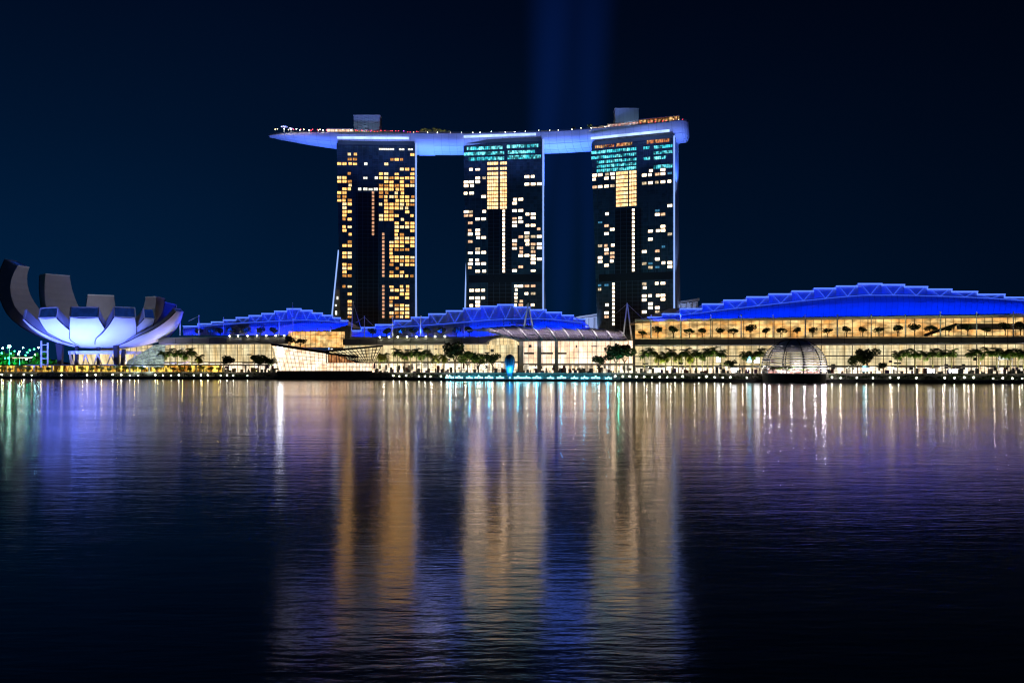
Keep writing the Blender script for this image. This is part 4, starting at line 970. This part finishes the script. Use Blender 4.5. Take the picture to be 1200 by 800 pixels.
b = MB(); b.lathe([(rD*.9*math.cos(a), zcn+(ZW(397.8,440)-zcn)*math.sin(a)) for a in [.62+(.93)*i/10 for i in range(11)]], dc, 36); b.build('inner_lining', mat('dome_lining', (.62,.56,.58), .8, 0, .06, .3), dm, True)
b = MB(); b.lathe([(rD*.80, zb_+.2), (rD*.80, zb_+3.0)], dc, 30); b.build('lit_interior', M['domein'], dm)
b = MB(); b.lathe([(rD*.55, zb_+.2), (rD*.55, zb_+.6), (.1, zb_+.6)], dc, 30); b.build('floor', M['ledge'], dm)
for k in range(9):
    an = -math.pi/2 + (k-4)*.4; point('lamp', dc+Vector((rD*.96*math.cos(an), rD*.96*math.sin(an), zb_+1.2)), (1,.88,.88), 1500, .3)  # added between shell and lining to brighten the lining
for k in range(4):
    an = -math.pi/2 + (k-1.5)*.5; spot('floodlight', dc+Vector((rD*1.2*math.cos(an), rD*1.2*math.sin(an), zb_+.5)), dc+Vector((0,-4,15)), (.95,.85,.92), 8000, 80, .7, .2, dm)  # spots added outside to lift the dark dome top
sm = tree_proto(2.6, 1.6, 21, 'leaf', 160, .7, 'potted_tree', .3)
for k in range(7):
    p = 906+8*k; y = 440-rD*math.sqrt(max(0, 1-((p-930.5)/38)**2))*.88; place(sm, (XW(p, y), y, zb_), f'small green tree inside the ribbed dome, {ORD[k]} from left', 'tree', 'small trees inside the dome', None, 1.3)

# ------------------------------------------------------------------ blue drop sculpture
eg = empty('drop_sculpture', (XW(597.5, 492), 492, .5), 'tall glowing blue drop sculpture standing at the water edge', 'sculpture')
c_ = Vector((XW(597.5, 492), 492, 0)); zt_, zb2 = ZW(414.8, 492), 1.2; H_ = zt_-zb2; prof = []
for i in range(21):
    t = i/20; r_ = 2.75*(math.sin(math.pi*min(1, (1-t)*.52+.0)) if False else 1)
    prof.append((max(.02, interp([(0,1.3),(.15,1.5),(.3,2.1),(.5,2.75),(.68,3.0),(.82,2.85),(.92,2.15),(.97,1.35),(1,.02)], t)), zb2+H_*t))
b = MB(); b.lathe(prof, c_, 28); b.build('body', mat('blue_glass_skin', (.02,.22,.42), .3, 0, .1, .5, .5), eg, True)
b = MB()
for k in range(12):
    an = 2*math.pi*k/12; b.path([c_+Vector((r_*math.cos(an), r_*math.sin(an), z_)) for r_, z_ in prof], .12)
b.build('seam', M['core'], eg)
b = MB(); b.lathe([(2.2, .2), (2.4, 1.4), (.1, 1.5)], c_, 20); b.build('plinth', M['darkstone'], eg)
b = MB(); b.sphere(c_+Vector((0,-2.5,1.9)), .28); b.build('lamp', M['lampc'], eg)
spot('floodlight', c_+Vector((0,-9,3)), c_+Vector((0,0,7.6)), (.25,.85,1), 16000, 40, 1, .3, eg)  # front spot added to give the body a hot centre
spot('floodlight', c_+Vector((-7,-5,2)), c_+Vector((0,0,8)), (.05,.4,1), 3500, 60, .8, .3, eg)
spot('floodlight', c_+Vector((7,-5,2)), c_+Vector((0,0,8)), (.05,.4,1), 3500, 60, .8, .3, eg)

# ------------------------------------------------------------------ fountain deck with cyan lamps
fd = empty('fountain_deck', (XW(620, 478), 480, 0), 'low dark floating deck edged with cyan lamps', 'floating deck')
b = MB(); PF = [522+6*i for i in range(35)]
yf = lambda p: S(p)-9
b.grid([[(XW(p, yf(p)+o_), yf(p)+o_, z) for p in PF] for o_, z in ((0,-.5),(0,1.0),(3,1.4),(8,1.4))]); b.build('deck', mat('deck_planks', (.12,.16,.18), .7, 0, .2, .5), fd)
b = MB(); b.path([(XW(p, yf(p)+7), yf(p)+7, 2.6) for p in PF], .14); [b.bar((XW(p, yf(p)+7), yf(p)+7, 1.4), (XW(p, yf(p)+7), yf(p)+7, 2.6), .14) for p in PF]; b.build('railing', M['steel'], fd)
cl0 = empty('lamp_cluster', (0,0,0)); b = MB(); b.box((0,0,.15), (4.4,.7,.3)); b.box((0,0,.7), (.5,.5,1)); b.build('bracket', M['mullion'], cl0)
b = MB()
for x_, z_, r_ in ((-1.8,.5,.3),(-.8,.5,.34),(0,1.35,.3),(.1,.5,.3),(1.0,.5,.34),(1.9,.5,.28)): b.sphere((x_, 0, z_), r_, 6)
b.build('lens', M['lampc'], cl0)
for i, p in enumerate([527, 538, 550, 561, 573, 586, 607, 617, 629, 645, 658, 673, 685, 698, 713]):
    place(cl0, (XW(p, yf(p)+3), yf(p)+3, 1.4), f'cyan fountain lamp cluster {where(p, "cl")}', 'lamp', 'cyan lamp clusters on the fountain deck', 0, R.uniform(.8, 1.1))
    if i % 2 == 0:
        l = point('lamp', (XW(p, yf(p)+1), yf(p)+4, 3.6), (.05,.6,1), 1100, .3)

# ------------------------------------------------------------------ quay lamps, hedges, columns
ql = ball_lamp('quay_lamp', .36, .75, 'lamp')
lamps = [2, 13, 28, 37, 72, 102, 112, 132, 142, 152, 162, 182, 191, 200.5, 209.5, 227, 235.5, 243.5, 258.5, 266, 273.5, 290, 461, 468, 476, 491, 498, 504.5, 517, 524,
         721, 730, 738, 746, 755, 764, 773, 782, 791, 800, 819, 828, 837.5, 847, 856, 875, 966, 975, 985, 1004, 1023, 1043, 1053, 1074, 1107, 1118.5, 1130, 1141, 1164, 1175, 1186.5, 1198]
for p in lamps:
    y = S(p)+1.5; place(ql, (XW(p, y), y, ZL), f'white quay lamp {where(p, "ql")}', 'lamp', 'globe lamps along the quay', 0, R.uniform(.7, 1.25))
# tall lit columns & yellow shop arcade at left
ar = empty('arcade', P(150, 440, 600), 'low arcade with yellow lit shrubs and pale columns under the museum', 'arcade')
b = MB(); pa = list(range(-20, 318, 8)); ya_ = lambda p: S(p)+18
b.grid([[(XW(p, ya_(p)+5), ya_(p)+5, z) for p in pa if p < 262] for z in (ZU-.3, ZU+4.4)]); b.build('lit_interior', M['yellowl'], ar)
b = MB(); b.grid([[(XW(p, ya_(p)+o_), ya_(p)+o_, z) for p in pa] for o_, z in ((5.5,ZU+4.4),(-2,ZU+4.5),(-2,ZU+5.1),(8,ZU+5.2))]); b.build('roof', M['darkstone'], ar)
for p in (7, 19, 40, 61, 105, 152, 175, 230, 262, 288):
    b = MB(); b.bar((XW(p, ya_(p)-1.5), ya_(p)-1.5, ZU-.3), (XW(p, ya_(p)-1.5), ya_(p)-1.5, ZU+4.5), .8); b.build('column', M['white'], ar)
for i, p in enumerate([3, 12, 24, 33, 47, 57, 96, 108, 118, 128, 137, 147, 157, 166, 184, 203, 213, 222, 236, 247, 256]):
    y = ya_(p)-4; place(BU[i % 2], (XW(p, y), y, ZU-.3), f'yellow lit shrub {where(p, "bu")}', 'shrub', 'shrubs before the arcade', None, R.uniform(.9, 1.5))
    if i % 2 == 0: point('lamp', (XW(p, y-5), y-4, ZU+.8), (1,.75,.2), 260, .2)
# planting on the quay wall: uncountable ground cover
b = MB(); rr = random.Random(5)
for k in range(5200):
    p = rr.uniform(-20, 1215)
    if 318 < p < 440 or 893 < p < 968 or (522 < p < 722 and rr.random() < .75): continue
    y = S(p)+rr.uniform(4.6, 6.6); c_ = Vector((XW(p, y), y, ZL+rr.uniform(.1, 2.2+.8*math.sin(p*.13)))); x = Vector((rr.gauss(0,1), rr.gauss(0,1), rr.gauss(0,1))).normalized()*.5; yv = x.cross(Vector((rr.gauss(0,1), rr.gauss(0,1), 1))).normalized()*.34
    b.quad(c_-x, c_+yv, c_+x, c_-yv)
tag(b.build('ground_cover', M['hedge']), 'low dark planting along the quay wall', 'planting', None, 'stuff')

# trees on the promenade
def proml(p, d_=14): y = S(p)+d_; return (XW(p, y), y, ZU-.3)
n = 0
palms = [(191,0),(199,1),(208,1),(217,0),(224,1),(233,2),(444,2),(450,2),(466,1),(474,0),(481,1),(488,1),(494,0),(502,1),(510,2),(520,2),
         (755,0),(764,1),(772,2),(780,2),(787,1),(795,2),(803,1),(809,2),(816,1),(823,0),(829,1),(836,1),(846,1),(873,0),(882,0),(891,1),
         (1052,0),(1062,1),(1073,1),(1083,0),(1093,1),(1104,1),(1115,1),(1138,1),(1147,0),(1158,1),(1168,1),(1178,0),(1184,1),(1193,1),(1199,0),(1206,1)]
for p, k in palms:
    s_ = (ZW(411, S(p)+14)-ZU)/9.2 if p > 700 else (ZW(410, S(p)+22)-ZU)/9.8
    d_ = 14 if p > 700 else 24
    if p < 300: d_ = 30
    place(PA[k], proml(p, d_), f'palm tree on the promenade {where(p, "palm")}', 'palm tree', 'palm trees along the promenade', None, s_*R.uniform(.92, 1.05))
    if n % 2 == 0:
        x_, y_, z_ = proml(p, d_); l = spot('floodlight', (x_+2, y_-5, z_+.5), (x_, y_, z_+9), (.85,1,.35), 7500, 80, .8, .15)
    n += 1
for p, k, s_, lb, d_ in [(268,0,1.15,'dark round tree left of the crystal pavilion',26),(303,1,1.35,'broad dark tree leaning to the crystal pavilion',24),(315,0,1.0,'small tree touching the crystal pavilion',28),(533,0,1.9,'tall broad dark tree before the middle hall',30),(548,1,1.5,'mid height tree right of the tall broad one',32),
                    (561,1,1.35,'green tree left of the entrance arch',34),(577,0,1.2,'round dark tree next to the drop sculpture',34),(703,0,1.05,'thin dark tree before the entrance hall',22),(722,0,1.6,'big black tree, left one of the pair',20),(732,0,1.7,'big black tree, right one of the pair',22),
                    (855,0,.75,'small round tree left of the dome',12),(1005,1,1.15,'low part of the wide tree right of the dome',14),(1016,0,1.35,'wide dark tree right of the dome',16),(1035,0,.6,'low bush like tree right of the wide tree',10),
                    (340,2,1.6,'dark tree behind the pavilion roof, left',40),(352,3,1.6,'dark tree behind the pavilion roof, right',42)]:
    x_, y_, z_ = proml(p, d_); 
    place(TR[k], (x_, y_, z_ if p not in (340, 352) else ZW(409, y_)), lb, 'tree', None, None, s_)
for p in (528, 545, 560, 577): x_, y_, z_ = proml(p, 22); point('lamp', (x_, y_, z_+2), (1,.85,.4), 900, .2)
x_, y_, z_ = proml(725, 16); point('lamp', (x_, y_, z_+7), (.1,1,.6), 900, .2)

# people on the promenade
def person_mesh(name, walk):
    J = {'hip':(0,0,.95),'chest':(0,0,1.32),'neck':(0,0,1.50),'head':(0,-.01,1.64),'top':(0,-.01,1.74)}
    for s_, n_ in ((-1,'l'),(1,'r')):
        a = walk*s_
        J['sh'+n_]=(s_*.19,0,1.43); J['el'+n_]=(s_*.24,-a*.12,1.15); J['ha'+n_]=(s_*.25,-a*.26-.05,.90); J['th'+n_]=(s_*.09,0,.90); J['kn'+n_]=(s_*.10,a*.16,.50); J['an'+n_]=(s_*.10,a*.30,.09); J['to'+n_]=(s_*.11,a*.30-.17,.04)
    E = [('hip','chest'),('chest','neck'),('neck','head'),('head','top')]
    for n_ in 'lr': E += [('chest','sh'+n_),('sh'+n_,'el'+n_),('el'+n_,'ha'+n_),('hip','th'+n_),('th'+n_,'kn'+n_),('kn'+n_,'an'+n_),('an'+n_,'to'+n_)]
    RD = {'hip':.15,'chest':.16,'neck':.06,'head':.10,'top':.06,'sh':.07,'el':.05,'ha':.035,'th':.10,'kn':.065,'an':.045,'to':.04}
    ks = list(J); me = bpy.data.meshes.new(name); me.from_pydata([J[k] for k in ks], [(ks.index(a), ks.index(c)) for a, c in E], [])
    o = bpy.data.objects.new(name, me); C.objects.link(o); m = o.modifiers.new('skin', 'SKIN')
    if not me.skin_vertices: 
        bmx = bmesh.new(); bmx.from_mesh(me); bmx.verts.layers.skin.verify(); bmx.to_mesh(me); bmx.free()
    for k, sv in zip(ks, me.skin_vertices[0].data):
        r_ = RD.get(k, RD.get(k[:-1], .05)); sv.radius = (r_, r_); sv.use_root = (k == 'hip')
    s2 = o.modifiers.new('sub', 'SUBSURF'); s2.levels = 1; s2.render_levels = 1
    dg = bpy.context.evaluated_depsgraph_get(); nm = bpy.data.meshes.new_from_object(o.evaluated_get(dg)); bpy.data.objects.remove(o); return nm
clothm = [mat('clothes', c_, .9) for c_ in ((.04,.04,.06), (.35,.33,.32), (.10,.16,.30), (.30,.06,.05))]
cn = ['dark', 'pale', 'blue', 'red']
pm = []
for w_ in (0, 1):
    base = person_mesh('person', w_)
    for m_ in clothm:
        q = base.copy(); q.materials.clear(); q.materials.append(m_); pm.append(q)
pl = sorted([R.uniform(525, 716) for _ in range(34)] + [R.uniform(445, 520) for _ in range(8)] + [R.uniform(750, 890) for _ in range(10)] + [R.uniform(975, 1195) for _ in range(18)])
for p in pl:
    i = R.randrange(8); o = bpy.data.objects.new('person', pm[i]); C.objects.link(o); d_ = R.uniform(8.8, 12); y = S(p)+d_
    o.location = (XW(p, y), y, ZU-.3); o.rotation_euler.z = R.uniform(0, 6.28)
    tag(o, f'{"walking" if i > 3 else "standing"} person in {cn[i%4]} clothes {where(p, "pp"+str(i))}', 'person', 'people strolling on the promenade')
# fill spots added on the promenade, standing in for city glow on eaves
for p in list(range(150, 320, 24)) + list(range(445, 600, 22)) + list(range(745, 1230, 26)):
    y = F(p)-20; spot('floodlight', (XW(p, y), y, ZU+1), (XW(p, F(p)-4), F(p)-4, 24), (1,.9,.8) if p < 700 else (.85,.88,1), 7000 if p < 700 else 3000, 50, .8, .3)
# promenade up-glow: point lights added in a row before the shops
for p in list(range(450, 890, 28)) + list(range(985, 1200, 30)):
    y = S(p)+18; point('lamp', (XW(p, y), y, ZU+3.2), (1,.88,.65), 330, .2)

# ------------------------------------------------------------------ far bank at the left
b = MB(); b.grid([[(XW(p, y), y, ZW(430-h_*math.exp(-((p-20)/60)**2), y)) for p in range(-260, 110, 12)] for y, h_ in ((860, -3), (900, 8), (960, 14), (1010, -3))])
tag(b.build('far_hill', M['hill'], None, True), kind='structure')
b = MB(); rr = random.Random(9)
for k in range(2600):
    p = rr.uniform(-60, 66); y = rr.uniform(845, 890); top = 14+6*math.sin(p*.16)+3*math.sin(p*.5); c_ = Vector((XW(p, y), y, 4+rr.random()*top)); x = Vector((rr.gauss(0,1), rr.gauss(0,1), rr.gauss(0,1))).normalized()*1.6; yv = x.cross(Vector((rr.gauss(0,1), rr.gauss(0,1), 1))).normalized()*1.0
    b.quad(c_-x, c_+yv, c_+x, c_-yv)
tag(b.build('far_woods', M['leaf']), 'far wooded bank lit green left of the museum', 'woods', None, 'stuff')
for p in range(-6, 48, 6): y = 838; point('lamp', (XW(p, y), y, 5+6*R.random()), (.0,1,.38), 5200, .5)
for p, t_, s_, lb in ((11, 405.5, 1.2, 'tallest floodlight mast on the far left bank'), (23, 412, .7, 'shorter floodlight mast right of the tallest one')):
    o = empty('floodlight_mast', P(p, 428, 840), lb, 'light mast'); b = MB(); b.bar(P(p, 428, 840), P(p, t_, 840), .7, w2=.4); b.build('pole', M['steel'], o)
    b = MB(); b.sphere(P(p, t_, 840), s_, 8); b.build('lamp_head', M['flood'], o)
o = empty('far_shelter', P(26, 422, 835), 'long white lit shelter on the far left bank', 'shelter'); b = MB(); b.box(P(26, 418.3, 835), (22*.835, 6, .8)); b.build('roof', M['white'], o)
b = MB(); b.box(P(26, 419.3, 835), (21*.835, 3, .5)); b.build('light_strip', M['halll'], o); b = MB(); [b.bar(P(p, 424, 834), P(p, 418.5, 834), .35) for p in (17, 26, 35)]; b.build('post', M['steel'], o)
fl = ball_lamp('bank_lamp', .75, 3, 'greenl')
fw = ball_lamp('bank_lamp', .6, 3, 'flood')
for i, (p, py, k) in enumerate([(3,408,1),(9,407,0),(17,411,0),(27,407.5,1),(32,413,0),(40,409.5,0),(45,407.5,1),(35,411,0),(13,414,0),(6,419,0),(21,415,1),(30,416,0),(41,415,1),(2,414,0),(10,420,0),(31,421,1)]):
    place([fl, fw][k], P(p, py+4, 836), f'{["green","pale green"][k]} lamp on the far bank {["low by the shelter","high on the slope"][py<412]}, {ORD[i]} of the scatter', 'lamp', 'green lamps on the far bank', 0, .7+.4*R.random())
